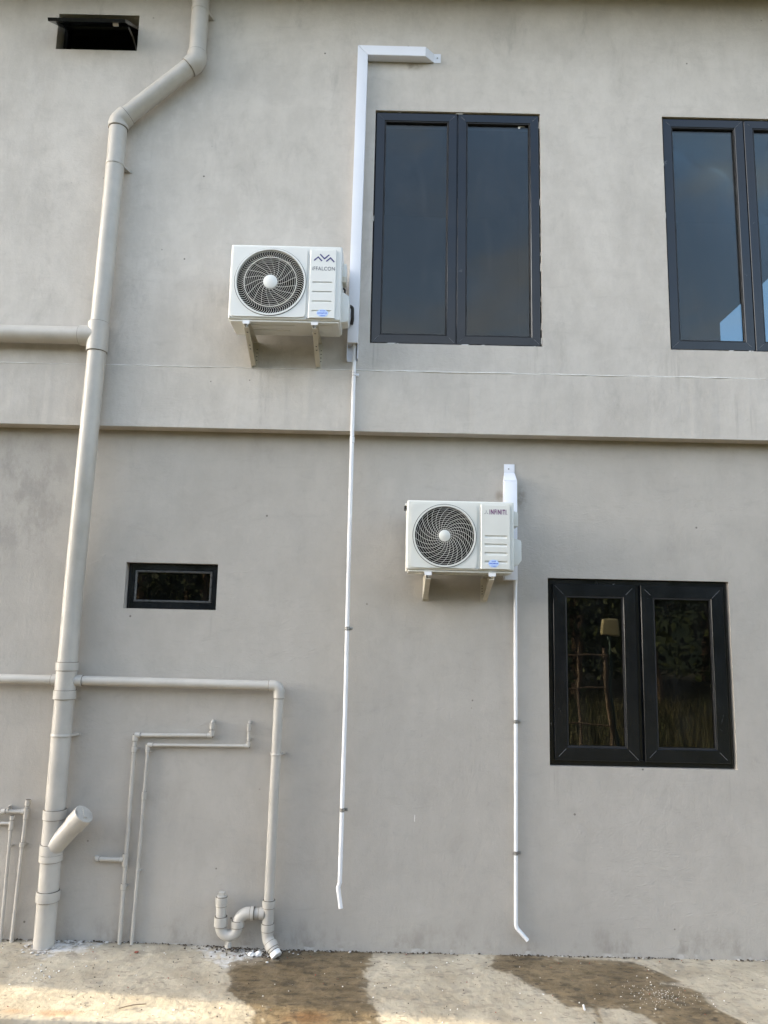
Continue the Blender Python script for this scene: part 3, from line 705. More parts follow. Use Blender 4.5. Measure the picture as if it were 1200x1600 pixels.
m = MB(); m.sleeve((-.832, yw, .185), (-.832, yw, .150), rw + .0095); m.build('coupling', M_PIPE, wp, smooth=32)
m = MB(); m.sleeve((-.936, yw, .205), (-.936, yw, .152), rw + .0095); m.build('coupling', M_PIPE, wp, smooth=32)
m = MB(); m.tube([(-.9365, yw, .16), (-.938, yw, .30)], rw, 24); m.build('riser', M_PIPE, wp, smooth=32)
m = MB(); m.sleeve((-.938, yw, .318), (-.938, yw, .283), rw + .006); m.sleeve((-.938, yw, .283), (-.938, yw, .268), rw + .0045); m.build('collar', M_PIPE, wp, smooth=32)
m = MB(); m.tube([(-.938, yw, .315), (-.938, yw, .326), (-.938, yw, .328)], [rw, rw, rw - .004], 24); m.box(-.956, -.920, yw - .018, yw + .018, .326, .348, .002); m.build('end_plug', M_PIPE, wp, smooth=35)
m = MB(); m.tube([(-.884, yw, .085), (-.884, yw, .050)], .017, 6); m.tube([(-.884, yw, .058), (-.884, yw, .034)], .021, 8); m.build('drain_plug', M_PIPE, wp, smooth=35)
clamp(-.6425, yw, 1.165, rw, 0, wp, ear=.022, both=True, th=.003, hh=.006)

# small supply pipes
def supply(name, label, r, pts, rads, fits, clips, end=None, extra=None, col=M_PIPE):
    t = thing(name, label, 'pipe', pts[-1])
    m = MB(); m.tube(dense(fillet(pts, rads, 6), .15), r, 16); m.build('pipe', col, t, smooth=32)
    for (a, b) in fits:
        m = MB(); m.sleeve(a, b, r + .0045, 16, .0015); m.build('fitting', col, t, smooth=32)
    for (x, y, z) in clips: clamp(x, y, z, r, 0, t, col, ear=.012, both=True, th=.002, hh=.005)
    return t
ys = -.030
sa = supply('supply_pipe', 'thicker of two supply pipes bent over below the small window', .0125,
       [(-1.062, .01, 1.352), (-1.062, ys, 1.352), (-1.062, ys, 1.266), (-1.547, ys, 1.258), (-1.549, ys, 1.0), (-1.557, ys, -.01)], [.012, .016, .016, 0],
       [((-1.062, ys, 1.345), (-1.062, ys, 1.305)), ((-1.062, ys, 1.295), (-1.062, ys, 1.262)), ((-1.058, ys, 1.267), (-1.092, ys, 1.266)), ((-1.551, ys, 1.258), (-1.515, ys, 1.259)), ((-1.547, ys, 1.262), (-1.547, ys, 1.222)),
        ((-1.548, ys, 1.190), (-1.548, ys, 1.155)), ((-1.556, ys, .545), (-1.556, ys, .470)), ((-1.556, ys, .37), (-1.556, ys, .335))], [(-1.547, ys, 1.172), (-1.556, ys, .352)])
m = MB(); m.tube(fillet([(-1.556, ys, .508), (-1.728, ys, .510), (-1.752, .01, .510)], .015, 6), .0135, 16); m.build('side_branch', M_PIPE, sa, smooth=32)
for (a, b) in (((-1.715, ys, .510), (-1.740, ys + .004, .510)), ((-1.568, ys, .508), (-1.590, ys, .508))):
    m = MB(); m.sleeve(a, b, .0175, 16); m.build('fitting', M_PIPE, sa, smooth=32)
sb = supply('supply_pipe', 'thinner of two supply pipes, inner of the bent pair', .0100,
       [(-.826, .01, 1.352), (-.826, ys, 1.352), (-.825, ys, 1.206), (-1.462, ys, 1.199), (-1.463, ys, 1.1), (-1.482, ys, -.01)], [.011, .014, .014, 0],
       [((-.826, ys, 1.345), (-.826, ys, 1.300)), ((-.825, ys, 1.235), (-.825, ys, 1.202)), ((-.820, ys, 1.206), (-.852, ys, 1.206)), ((-1.466, ys, 1.199), (-1.432, ys, 1.1995)), ((-1.4625, ys, 1.203), (-1.463, ys, 1.165)),
        ((-1.4665, ys, .915), (-1.467, ys, .868))], [(-1.463, ys, 1.158), (-1.4755, ys, .445), (-.8255, ys, 1.250)])
sc1 = supply('supply_pipe', 'taller supply pipe stub left of the downpipe foot', .0125,
       [(-2.190, ys, .850), (-2.196, ys, .78), (-2.215, ys, -.01)], [0],
       [((-2.190, ys, .852), (-2.192, ys, .815)), ((-2.194, ys, .80), (-2.197, ys, .735)), ((-2.202, ys, .60), (-2.203, ys, .57))], [(-2.2025, ys, .585)])
m = MB(); m.tube(fillet([(-2.196, ys, .779), (-2.340, ys, .780), (-2.39, ys, .735), (-2.9, ys, .735)], .02, 6), .0125, 16); m.build('side_branch', M_PIPE, sc1, smooth=32)
for (a, b) in (((-2.205, ys, .779), (-2.228, ys, .779)), ((-2.325, ys, .78), (-2.350, ys, .776))):
    m = MB(); m.sleeve(a, b, .017, 16); m.build('fitting', M_PIPE, sc1, smooth=32)
m = MB(); m.box(-2.310, -2.303, -.05, -.001, .788, .812); m.build('clamp', M_PIPE, sc1, smooth=0)
sd1 = supply('supply_pipe', 'shorter supply pipe stub at the lower left edge', .0100,
       [(-2.281, ys, .752), (-2.283, ys, .69), (-2.283, ys, .3), (-2.283, ys, -.01)], [0, 0],
       [((-2.281, ys, .755), (-2.2815, ys, .728)), ((-2.282, ys, .725), (-2.283, ys, .67))], [(-2.283, ys, .575)])
m = MB(); m.tube([(-2.283, ys, .708), (-2.9, ys, .709)], .010, 16); m.build('side_branch', M_PIPE, sd1, smooth=32)

# ================================================================== WHITE TRUNKING AND CONDENSATE PIPES
tk = thing('cable_trunking', 'long white hooked trunking beside the tall upper window', 'trunking', (-.23, -.1, 3.74))
yo, yi = -.170, -.1
m = MB()
# upright cover, mitred at the top
tL, tR, bL, bR = -.258, -.185, -.270, -.198
def quadprism(m, P, y0, y1, bev=.0025): m.prism(P, 'y', y0, y1, bev)
quadprism(m, [(bL, 3.855), (bR, 3.855), (tR, 6.0145), (tL, 6.0895)], yo, yi - .0005); m.build('upright_cover', M_TRUNK, tk, smooth=30)
m = MB()
bm = bmesh.new()
F = [(-.2572, yo, 6.0912), (-.1842, yo, 6.0155), (.228, yo, 6.013), (.228, yo, 6.090)]
Bk = [(-.2572, yi - .0005, 6.0912), (-.1842, yi - .0005, 6.0155), (.296, yi - .0005, 6.014), (.296, yi - .0005, 6.088)]
vf = [bm.verts.new(p) for p in F]; vb = [bm.verts.new(p) for p in Bk]
bm.faces.new(vf); bm.faces.new(vb[::-1])
for i in range(4): bm.faces.new((vf[i], vb[i], vb[(i + 1) % 4], vf[(i + 1) % 4]))
bmesh.ops.recalc_face_normals(bm, faces=bm.faces[:]); bmesh.ops.bevel(bm, geom=bm.edges[:], offset=.002, segments=2, affect='EDGES')
m.bm(bm); m.build('top_cover', M_TRUNK, tk, smooth=30)
m = MB(); m.box(.290, .341, yi - .004, yi - .0008, 6.015, 6.087, .001); m.build('end_flange', M_TRUNK, tk, smooth=30)
m = MB(); m.disc((.316, 6.052), .006, yi - .007, yi - .004, 12); m.build('screw', M_STEEL, tk)
m = MB(); z0_, z1_ = 3.742, 3.8552
m.box(bL + .003, bR - .003, yi - .005, yi - .001, z0_, z1_); m.box(bL - .001, bL + .0025, yo + .012, yi - .001, z0_, z1_); m.box(bR - .0025, bR + .001, yo + .012, yi - .001, z0_ + .006, z1_); m.build('base_channel', M_TRUNK, tk, smooth=0)
tk2 = thing('cable_trunking', 'short white trunking behind the lower air conditioner', 'trunking', (.84, 0, 2.29))
y2 = -.07
m = MB(); m.box(.799, .884, y2, -.0005, 2.294, 2.953, .0025); m.build('cover', M_TRUNK, tk2, smooth=30)
bm = bmesh.new()
F = [(.799, y2, 2.9535), (.884, y2, 2.9535), (.878, -.006, 3.022), (.807, -.006, 3.022)]; Bk = [(.799, -.0005, 2.9535), (.884, -.0005, 2.9535), (.878, -.0005, 3.022), (.807, -.0005, 3.022)]
vf = [bm.verts.new(p) for p in F]; vb = [bm.verts.new(p) for p in Bk]; bm.faces.new(vf); bm.faces.new(vb[::-1])
for i in range(4): bm.faces.new((vf[i], vb[i], vb[(i + 1) % 4], vf[(i + 1) % 4]))
bmesh.ops.recalc_face_normals(bm, faces=bm.faces[:]); bmesh.ops.bevel(bm, geom=bm.edges[:], offset=.0018, segments=2, affect='EDGES')
m = MB(); m.bm(bm); m.build('end_taper', M_TRUNK, tk2, smooth=30)
m = MB(); m.box(.807, .878, -.0052, -.0006, 3.0225, 3.080, .001); m.build('end_flange', M_TRUNK, tk2, smooth=30)
m = MB(); m.disc((.838, 3.047), .0055, -.008, -.005, 12); m.build('screw', M_STEEL, tk2)

def hose(label, pts, rads, r, clips, wally, joint=None):
    t = thing('condensate_pipe', label, 'pipe', pts[-1], None)
    pp = dense(fillet(pts, rads, 8), .1)
    m = MB(); m.tube(pp, r, 16, cap=False)
    q = [p for p in pp][::-1]; m.tube(q, r * .82, 16, cap=False)
    m.build('pipe', M_WPIPE, t, smooth=50, fix=False)
    for (x, y, z, cm) in clips:
        mm = MB(); mm.tube([(x, y, z - .009), (x, y, z + .009)], r + .0012, 16)
        mm.sleeve((x, y, z - .010), (x, y, z - .0065), r + .003, 16, .0008); mm.sleeve((x, y, z + .0065), (x, y, z + .010), r + .003, 16, .0008)
        mm.box(x - r, x + r + .020, y + r * .8, y + r * .8 + .006, z - .010, z + .010, .001); mm.disc((x + r + .012, z), .006, y + r * .8 - .004, y + r * .8, 12)
        mm.build('clip', cm, t, smooth=35)
    if joint: m = MB(); m.sleeve(joint[0], joint[1], r + .0018, 16); m.build('joint', M_WPIPE, t, smooth=32)
    return t
yd = -.124
h1 = hose('long thin white drain pipe hanging from the upper trunking', [(-.221, -.13, 3.90), (-.221, yd, 3.72), (-.219, yd, 2.6), (-.214, yd, 1.5), (-.2165, yd, .43), (-.2255, yd, .405), (-.206, yd - .01, .288)], [.3, 0, 0, 0, 0], .0135,
     [(-.2205, yd, 3.648, M_WPIPE), (-.2155, yd, 1.957, M_STEEL), (-.2150, yd, .852, M_STEEL)], -.1, ((-.2195, yd, 3.215), (-.2195, yd, 3.175)))
yd2 = -.022
h2 = hose('shorter thin white drain pipe under the lower air conditioner', [(.876, yd2 - .02, 2.32), (.876, yd2, 2.24), (.875, yd2, 1.3), (.870, yd2, .165), (.939, yd2 - .012, .094)], [.2, 0, .05], .0125,
     [(.8755, yd2, 1.393, M_STEEL), (.8720, yd2, .596, M_STEEL)], 0)

# ================================================================== AIR CONDITIONERS
def ac_unit(label, x0, x1, z0, z1, yf, yb, fc, fr, hub, panel, mat, style, loc):
    t = thing('air_conditioner', label, 'air conditioner', loc)
    fx0, fx1, fz0, fz1 = panel['fan']
    # casing: bevelled box whose front is a plate with the fan opening
    bm = bmesh.new(); bmesh.ops.create_cube(bm, size=1)
    for v in bm.verts: v.co = Vector(((x0 + x1) / 2 + v.co.x * (x1 - x0), (yf + yb) / 2 + v.co.y * (yb - yf), (z0 + z1) / 2 + v.co.z * (z1 - z0)))
    ed = [e for e in bm.edges]
    bmesh.ops.bevel(bm, geom=ed, offset=.011, segments=3, affect='EDGES', profile=.6)
    ff = max((f for f in bm.faces if f.normal.y < -.99), key=lambda f: f.calc_area()); 
    bmesh.ops.delete(bm, geom=[ff], context='FACES_ONLY')
    m = MB(); m.bm(bm); rect_hole(m, x0 + .011, x1 - .011, z0 + .011, z1 - .011, fc, fr + .004, yf, .002, rc=0)
    m.build('casing', mat, t, smooth=40)
    # pressed base tray, visible from below
    m = MB(); m.box(x0 + .012, x1 - .012, yf + .012, yb - .012, z0 - .012, z0 - .0005, .004)
    m.box(x0 + .10, x0 + .42, yf + .06, yf + .10, z0 - .016, z0 - .0125, .003); m.box(x0 + .12, x0 + .38, yf + .14, yf + .175, z0 - .016, z0 - .0125, .003)
    m.box(x1 - .17, x1 - .05, yf + .05, yb - .05, z0 - .015, z0 - .0125, .003)
    m.build('base_tray', mat, t, smooth=40)
    # raised fan panel
    m = MB(); rect_hole(m, fx0, fx1, fz0, fz1, fc, fr + .002, yf - .009, .0085, rc=.02)
    m.build('fan_panel', mat, t, smooth=40)
    m = MB(); m.ring(fc, fr - .006, fr + .005, yf - .015, yf + .01, 80); m.build('fan_ring', mat, t, smooth=40)
    m = MB(); m.ring(fc, fr + .0055, fr + .0085, yf - .0096, yf + .0, 80); m.build('ring_groove', M_FIN, t, smooth=40)
    # drum, coil, fan
    m = MB(); vs = []; fs = []; n = 64
    for k in range(n):
        a = 2 * PI * k / n
        for (r_, y_) in ((fr - .0005, yf + .004), (fr - .004, yf + .05), (fr + .005, yf + .13)): vs.append((fc[0] + r_ * math.cos(a), y_, fc[1] + r_ * math.sin(a)))
    for k in range(n):
        j = (k + 1) % n
        for q in (0, 1): fs.append((k * 3 + q, k * 3 + q + 1, j * 3 + q + 1, j * 3 + q))
    m.add(vs, fs); m.build('fan_drum', M_FIN, t, smooth=40)
    m = MB(); m.box(x0 + .02, x1 - .18, yb - .05, yb - .03, z0 + .02, z1 - .02); m.build('coil', M_FIN, t, smooth=0)
    m = MB(); n1, n2 = 9, 7
    for b in range(3):
        vs = []; fs = []
        for i in range(n1):
            r_ = fr * (.2 + .72 * i / (n1 - 1))
            for j in range(n2):
                q = j / (n2 - 1); a = 2 * PI * b / 3 + .5 + (q * 1.35 - .3 * i / (n1 - 1)); vs.append((fc[0] + r_ * math.cos(a), yf + .045 + .055 * q + .01 * math.sin(q * PI), fc[1] + r_ * math.sin(a)))
        for i in range(n1 - 1):
            for j in range(n2 - 1): fs.append((i * n2 + j, i * n2 + j + 1, (i + 1) * n2 + j + 1, (i + 1) * n2 + j))
        m.add(vs, fs)
    m.disc(fc, fr * .24, yf + .04, yf + .11, 28, .006); m.build('fan', M_FAN, t, smooth=32)
    # grille
    m = MB(); yg = yf - .006
    def wire(pts, w_, h_):
        vs = []; fs = []; n = len(pts)
        for i, (r_, a, y_) in enumerate(pts):
            r2, a2, _ = pts[min(i + 1, n - 1)]; r1, a1, _ = pts[max(i - 1, 0)]
            tx = r2 * math.cos(a2) - r1 * math.cos(a1); tz = r2 * math.sin(a2) - r1 * math.sin(a1); L_ = math.hypot(tx, tz) or 1
            nx, nz = -tz / L_ * w_ / 2, tx / L_ * w_ / 2; px, pz = fc[0] + r_ * math.cos(a), fc[1] + r_ * math.sin(a)
            vs += [(px - nx, y_ - h_ / 2, pz - nz), (px + nx, y_ - h_ / 2, pz + nz), (px + nx, y_ + h_ / 2, pz + nz), (px - nx, y_ + h_ / 2, pz - nz)]
        for i in range(n - 1):
            for q in range(4): fs.append((i * 4 + q, i * 4 + (q + 1) % 4, i * 4 + 4 + (q + 1) % 4, i * 4 + 4 + q))
        m.add(vs, fs)
    dome = lambda r_: yg - .006 * (1 - (r_ / fr) ** 2)
    if style == 1:
        ri = fr * .752
        m.ring(fc, ri - .002, ri + .002, dome(ri) - .003, dome(ri) + .004, 72)
        for k in range(84):
            a0 = 2 * PI * k / 84
            wire([(ri + (fr - .005 - ri) * q, a0 + .085 * math.sin(q * PI) , dome(ri) + .001) for q in np.linspace(0, 1, 7)], .0017, .003)
        rr = np.linspace(hub + .008, ri - .011, 9)
        for r_ in rr: m.ring(fc, r_ - .0008, r_ + .0008, dome(r_) - .0005, dome(r_) + .001, 64)
        for k in range(18):
            a0 = 2 * PI * k / 18
            wire([(hub - .004 + (ri - hub + .004) * q, a0 + .55 * math.sin(q * 1.5), dome(hub + (ri - hub) * q) - .001) for q in np.linspace(0, 1, 10)], .0017, .002)
    else:
        rr = np.linspace(hub + .009, fr - .015, 11)
        for r_ in rr: m.ring(fc, r_ - .0008, r_ + .0008, dome(r_) - .0005, dome(r_) + .001, 64)
        for k in range(24):
            a0 = 2 * PI * k / 24
            wire([(hub - .004 + (fr - .004 - hub) * q, a0 - .95 * q ** .9, dome(hub + (fr - hub) * q) - .001) for q in np.linspace(0, 1, 12)], .0019, .002)
    m.build('fan_grille', M_GRILL, t, smooth=40)
    m = MB(); m.disc(fc, hub, yf - .014, yf - .004, 40, .002); m.build('grille_cap', mat, t, smooth=40)
    # right-hand service panel with pressed ribs
    px0, px1, pz0, pz1 = panel['side']
    yp = yf - .014; ra, rb = panel['ribs'][0][:2]
    m = MB(); prof = [(yp + .003, pz1), (yp, pz1 - .003)]
    for (_, _, z_, h_) in panel['ribs']: prof += [(yp, z_), (yp + .0065, z_ - .0012), (yp + .0065, z_ - h_ * .35), (yp, z_ - h_)]
    prof += [(yp, pz0 + .003), (yp + .003, pz0), (yf + .004, pz0), (yf + .004, pz1)]
    m.prism(prof, 'x', ra, rb)
    for (a, b, c1, c2) in ((px0, ra, 1, 0), (rb, px1, 0, 1)):
        pr = [(yp + .003, pz1), (yp, pz1 - .003), (yp, pz0 + .003), (yp + .003, pz0), (yf + .004, pz0), (yf + .004, pz1)]
        if c1: m.prism([(a, yp + .004), (a + .004, yp), (b, yp), (b, yf + .004), (a, yf + .004)], 'z', pz0 + .0008, pz1 - .0008)
        else: m.prism([(a, yp), (b - .004, yp), (b, yp + .004), (b, yf + .004), (a, yf + .004)], 'z', pz0 + .0008, pz1 - .0008)
    m.build('service_panel', mat, t, smooth=25)
    # screws
    for (a, b) in panel['screws']: m = MB(); m.disc((a, b), .004, yf - .0105, yf + .001, 10); m.build('screw', M_STEEL, t)
    # notch tabs at the bottom of the fan panel
    for a in panel['tabs']: m = MB(); m.prism([(a - .018, fz0 - .001), (a - .008, fz0 + .009), (a + .008, fz0 + .009), (a + .018, fz0 - .001)], 'y', yf - .0105, yf - .0088); m.build('tab', mat, t, smooth=0)
    return t
def sticker(t, cx, cz, w_, h_, y):
    m = MB(); n = 28; m.add([(cx, y, cz)] + [(cx + w_ / 2 * math.cos(2 * PI * k / n), y, cz + h_ / 2 * math.sin(2 * PI * k / n)) for k in range(n)], [(0, 1 + k, 1 + (k + 1) % n) for k in range(n)])
    o = m.build('sticker', M_STICK, t, smooth=0, fix=False)
    m = MB(); rr_ = random.Random(3)
    for (dz, half, hh) in ((.30, .17, .13), (0, .42, .15), (-.34, .20, .11)):
        x = -half * w_
        while x < half * w_:
            ww = rr_.uniform(.05, .085) * w_; k = rr_.random()
            z_ = cz + dz * h_; H2 = hh * h_ / 2 * rr_.uniform(.8, 1.1)
            m.add([(cx + x, y - .0006, z_ - H2), (cx + x + ww * (.5 if k < .5 else 1), y - .0006, z_ - H2), (cx + x + ww, y - .0006, z_ + H2), (cx + x + (0 if k < .6 else ww * .4), y - .0006, z_ + H2)], [(0, 1, 2, 3)])
            x += ww + .018 * w_
    m.build('print', M_INKB, o, smooth=0, fix=False)

yf1, yb1 = -.453, -.200
x0, x1, z0, z1 = -1.018, -.303, 3.886, 4.390
a1 = ac_unit('white air conditioner with indigo zigzag mark on upper wall', x0, x1, z0, z1, yf1, yb1, (-.757, 4.136), .222, .046,
     dict(fan=(-1.000, -.526, 3.900, 4.372), side=(-.507, -.338, 3.897, 4.360),
          ribs=[(-.486, -.362, z_, .014) for z_ in (4.142, 4.078, 4.014, 3.950)], screws=[(-1.003, 3.898), (-.516, 3.898), (-.757, 4.355), (-.748, 3.918)], tabs=(-.815, -.69)), M_AC1, 1, ((x0 + x1) / 2, -.326, z0))
# zigzag emblem
m = MB(); ye = yf1 - .0148
def stroke(m, a, b, w_, y):
    d_ = Vector((b[0] - a[0], b[1] - a[1])).normalized(); n_ = Vector((-d_.y, d_.x)) * w_ / 2
    m.add([(a[0] + n_.x, y, a[1] + n_.y), (b[0] + n_.x, y, b[1] + n_.y), (b[0] - n_.x, y, b[1] - n_.y), (a[0] - n_.x, y, a[1] - n_.y)], [(0, 1, 2, 3)])
ez = lambda a, b: (-.486 + (a - 190) / 400 * .136, 4.330 - (b - 175) / 160 * .0575)
for i, (a, b) in enumerate(((ez(200, 302), ez(288, 228)), (ez(272, 228), ez(352, 310)), (ez(312, 180), ez(404, 272)), (ez(388, 272), ez(486, 190)), (ez(432, 315), ez(520, 240)), (ez(504, 240), ez(584, 325)))): stroke(m, a, b, .0085, ye - .00005 * i)
m.build('emblem', M_INK1, a1, smooth=0, fix=False)
text_mesh('iFFALCON', -.492, -.347, 4.217, 4.243, ye, M_INKG, a1, 'lettering', .004, 1.12)
sticker(a1, -.417, 3.929, .074, .050, yf1 - .0150)
# valve covers on the right flank
m = MB(); m.prism([(x1 - .002, 4.128), (x1 + .048, 4.090), (x1 + .050, 4.075), (x1 + .050, 3.935), (x1 + .044, 3.918), (x1 - .002, 3.912)], 'y', yf1 + .085, yf1 + .20, .004); m.build('valve_cover', M_AC1, a1, smooth=35)
m = MB(); m.box(x1 - .002, x1 + .022, yf1 + .14, yf1 + .235, 4.215, 4.345, .004); m.build('terminal_cover', M_AC1, a1, smooth=35)
m = MB(); m.box(x1 - .002, x1 + .026, yf1 + .10, yf1 + .18, 4.195, 4.235, .004); m.build('grip', M_BRKT, a1, smooth=35)
m = MB(); m.tube(fillet([(x1 - .01, yf1 + .19, 4.20), (x1 + .014, yf1 + .19, 4.185), (x1 + .010, yf1 + .19, 4.13)], .01, 6), .006, 10); m.build('power_cable', M_BLACK, a1, smooth=32)
m = MB(); m.tube(fillet([(x1 + .03, yf1 + .20, 4.075), (x1 + .066, yf1 + .215, 4.078), (x1 + .066, yf1 + .235, 4.00), (x1 + .06, yf1 + .27, 3.98)], .02, 6), .011, 12); m.build('pipe_insulation', M_BLACK, a1, smooth=32)

yf2, yb2 = -.350, -.105
x0, x1, z0, z1 = .147, .814, 2.326, 2.760
a2 = ac_unit('cream air conditioner with purple lettering on lower wall', x0, x1, z0, z1, yf2, yb2, (.381, 2.538), .190, .036,
     dict(fan=(.172, .582, 2.338, 2.736), side=(.606, .788, 2.336, 2.738),
          ribs=[(.630, .767, z_, .020) for z_ in (2.546, 2.494, 2.441, 2.388)], screws=[(.594, 2.336), (.381, 2.345)], tabs=(.28, .48)), M_AC2, 2, ((x0 + x1) / 2, -.23, z0))
ye = yf2 - .0148
text_mesh('INFINITI', .659, .763, 2.677, 2.709, ye, M_INK2, a2, 'lettering', .034, 1.27)
m = MB(); m.disc((.768, 2.678), .0018, ye - .0001, ye, 8); m.build('full_stop', M_INK2, a2, smooth=0)
m = MB(); cx, cz = .6385, 2.688
for k, a in enumerate((90, 215, 325)): 
    d_ = Vector((math.cos(R(a)), math.sin(R(a)))); n_ = Vector((-d_.y, d_.x))
    m.add([(cx, ye, cz), (cx + d_.x * .008 + n_.x * .0022, ye, cz + d_.y * .008 + n_.y * .0022), (cx + d_.x * .018, ye, cz + d_.y * .018), (cx + d_.x * .006 - n_.x * .001, ye, cz + d_.y * .006 - n_.y * .001)], [(0, 1, 2, 3)])
m.build('emblem', M_INKG, a2, smooth=0, fix=False)
sticker(a2, .684, 2.371, .066, .048, yf2 - .0150)
m = MB(); m.prism([(x1 - .002, 2.726), (x1 + .040, 2.712), (x1 + .043, 2.700), (x1 + .043, 2.622), (x1 - .002, 2.622)], 'y', yf2 + .10, yf2 + .20, .003); m.build('terminal_cover', M_AC2, a2, smooth=35)
m = MB(); m.prism([(x1 - .002, 2.550), (x1 + .058, 2.530), (x1 + .062, 2.515), (x1 + .062, 2.405), (x1 + .040, 2.375), (x1 - .002, 2.358)], 'y', yf2 + .09, yf2 + .19, .003); m.build('valve_cover', M_AC2, a2, smooth=35)
m = MB(); m.box(x0 - .016, x0 + .004, yf2 + .08, yf2 + .16, 2.715, 2.735, .002); m.build('side_grip', M_BLACK, a2, smooth=35)
m = MB(); m.box(x0 - .012, x0 + .004, yf2 + .06, yf2 + .18, 2.735, 2.748, .002); m.build('side_lip', M_AC2, a2, smooth=35)
m = MB(); m.tube([(x1 + .012, yf2 + .16, 2.625), (x1 + .008, yf2 + .165, 2.55)], .006, 10); m.build('power_cable', M_BLACK, a2, smooth=32)

# wall brackets (each its own thing)
def bracket(label, x, wally, L, ztop, H, flip, hyp):
    t = thing('wall_bracket', label, 'bracket', (x, wally, ztop - H), 'steel wall brackets under the air conditioners')
    y0 = wally - .001; s = flip; th = .003
    m = MB(); m.prism([(y0 - .004, ztop), (y0 - L, ztop), (y0 - L, ztop - .030), (y0 - .026, ztop - H + .012), (y0 - .004, ztop - H)], 'x', x - th / 2, x + th / 2); m.build('web', M_BRKT, t, smooth=0)
    m = MB(); m.box(min(x, x + s * .040), max(x, x + s * .040), y0 - .0035, y0, ztop - H, ztop + .0, .0008); fl = m.build('wall_flange', M_BRKT, t, smooth=0)
    m = MB(); m.box(min(x, x + s * .034), max(x, x + s * .034), y0 - L, y0 - .004, ztop + .0005, ztop + .0035, .0008); m.build('top_flange', M_BRKT, t, smooth=0)
    if hyp:
        a = Vector((y0 - L, ztop - .030)); b = Vector((y0 - .026, ztop - H + .012)); d_ = (b - a).normalized(); n_ = Vector((d_.y, -d_.x)) * .003
        if n_.y > 0: n_ = -n_
        m = MB(); m.prism([(a.x, a.y), (b.x, b.y), (b.x + n_.x, b.y + n_.y), (a.x + n_.x, a.y + n_.y)], 'x', min(x, x + s * .030), max(x, x + s * .030)); m.build('brace_flange', M_BRKT, t, smooth=0)
        for f in ((.12, .45, .55) if hyp is True else ()):
            m = MB()
            q = a.lerp(b, f) + n_ * 1.3; 
            m.box(x + s * .015 - .005, x + s * .015 + .005, q.x - .006, q.x + .006, q.y - .001, q.y + .0006)
            m.build('slot', M_BLACK, t, smooth=0)
    m = MB(); m.disc((x + s * .020, ztop - H + .020), .010, y0 - .0095, y0 - .0035, 6); m.disc((x + s * .020, ztop - H + .020), .005, y0 - .018, y0 - .009, 10); m.build('anchor_bolt', M_ZINC, t, smooth=30)
    for k in range(4): m = MB(); m.disc((x + s * .030, ztop - .05 - k * (H - .10) / 3.2), .004, y0 - .0042, y0 - .003, 10); m.build('punched_hole', M_BLACK, t, smooth=0)
    m = MB(); m.box(x - .022 + s * .012, x + .022 + s * .012, y0 - L - .010, y0 - L + .030, ztop + .0040, ztop + .0095, .001); m.box(x - .022 + s * .012, x + .022 + s * .012, y0 - L - .013, y0 - L - .010, ztop - .012, ztop + .0095); m.build('end_pad', M_WPIPE, t, smooth=30)
    m = MB(); m.tube([(x + s * .014, y0 - L + .012, ztop + .006), (x + s * .014, y0 - L + .012, ztop - .022)], .005, 8); m.tube([(x + s * .014, y0 - L + .012, ztop - .004), (x + s * .014, y0 - L + .012, ztop - .012)], .009, 6); m.build('foot_bolt', M_ZINC, t, smooth=30)
    return t
bracket('left steel bracket under the upper air conditioner', -.912, -.1, .340, 3.866, .182, 1, True)
bracket('right steel bracket under the upper air conditioner', -.478, -.1, .340, 3.866, .182, 1, True)
bracket('left steel bracket under the lower air conditioner', .270, 0, .338, 2.304, .155, 1, 2)
bracket('right steel bracket under the lower air conditioner', .690, 0, .338, 2.304, .155, -1, 2)

# ================================================================== SMALL THINGS ON THE PAVEMENT
m = MB(); m.tube(dense([(-3.6, -.928, -.048), (-1.285, -.946, -.046)], .08), .031, 16, rfun=None); ob = m.build('discarded_pipe', M_DUSTP, None, smooth=32); tag(ob, 'dusty brown pipe lying along the pavement edge', 'pipe')
m = MB(); m.tube([(-1.286, -.946, -.046), (-1.262, -.946, -.046)], .034, 16); ob2 = m.build('end_cap', M_BLACK, ob, smooth=32)
for (cx, cy, r, fl, lab) in ((-.735, -.115, .020, .8, 'left white plaster lump by the trap'), (-.695, -.108, .023, .85, 'right white plaster lump by the trap')):
    m = MB(); bm = bmesh.new(); bmesh.ops.create_icosphere(bm, subdivisions=3, radius=1)
    for v in bm.verts:
        k = 1 + .35 * mnoise.fractal(v.co * 1.7 + Vector((cx * 40, 0, 0)), 1, 2, 3); v.co = Vector((v.co.x * r * k, v.co.y * r * .8 * k, max(-.3, v.co.z) * r * fl * k + r * .3)) + Vector((cx, cy, gz(cx, cy)))
    m.bm(bm); tag(m.build('plaster_lump', M_WCHIP, None, smooth=25), lab, 'plaster lump')
m = MB(); m.tube(fillet([(-1.30, -.795, .004), (-1.24, -.765, .009), (-1.175, -.745, .006)], .3, 4), [.0022] * 7 if False else .0026, 6); tag(m.build('twig', M_TWIG, None), 'thin brown twig on the sunlit pavement edge', 'twig')
m = MB(); m.tube([(1.118, -.655, .006), (1.112, -.70, .005)], .0055, 8); tag(m.build('tube_offcut', M_WPIPE, None), 'tiny white pipe offcut beside the right damp patch', 'offcut')
m = MB(); rock(m, (-1.415, -.145, .004), .014, .4); tag(m.build('brick_chip', M_RCHIP, None, smooth=0), 'small red brick chip on pavement left of the trap', 'chip')
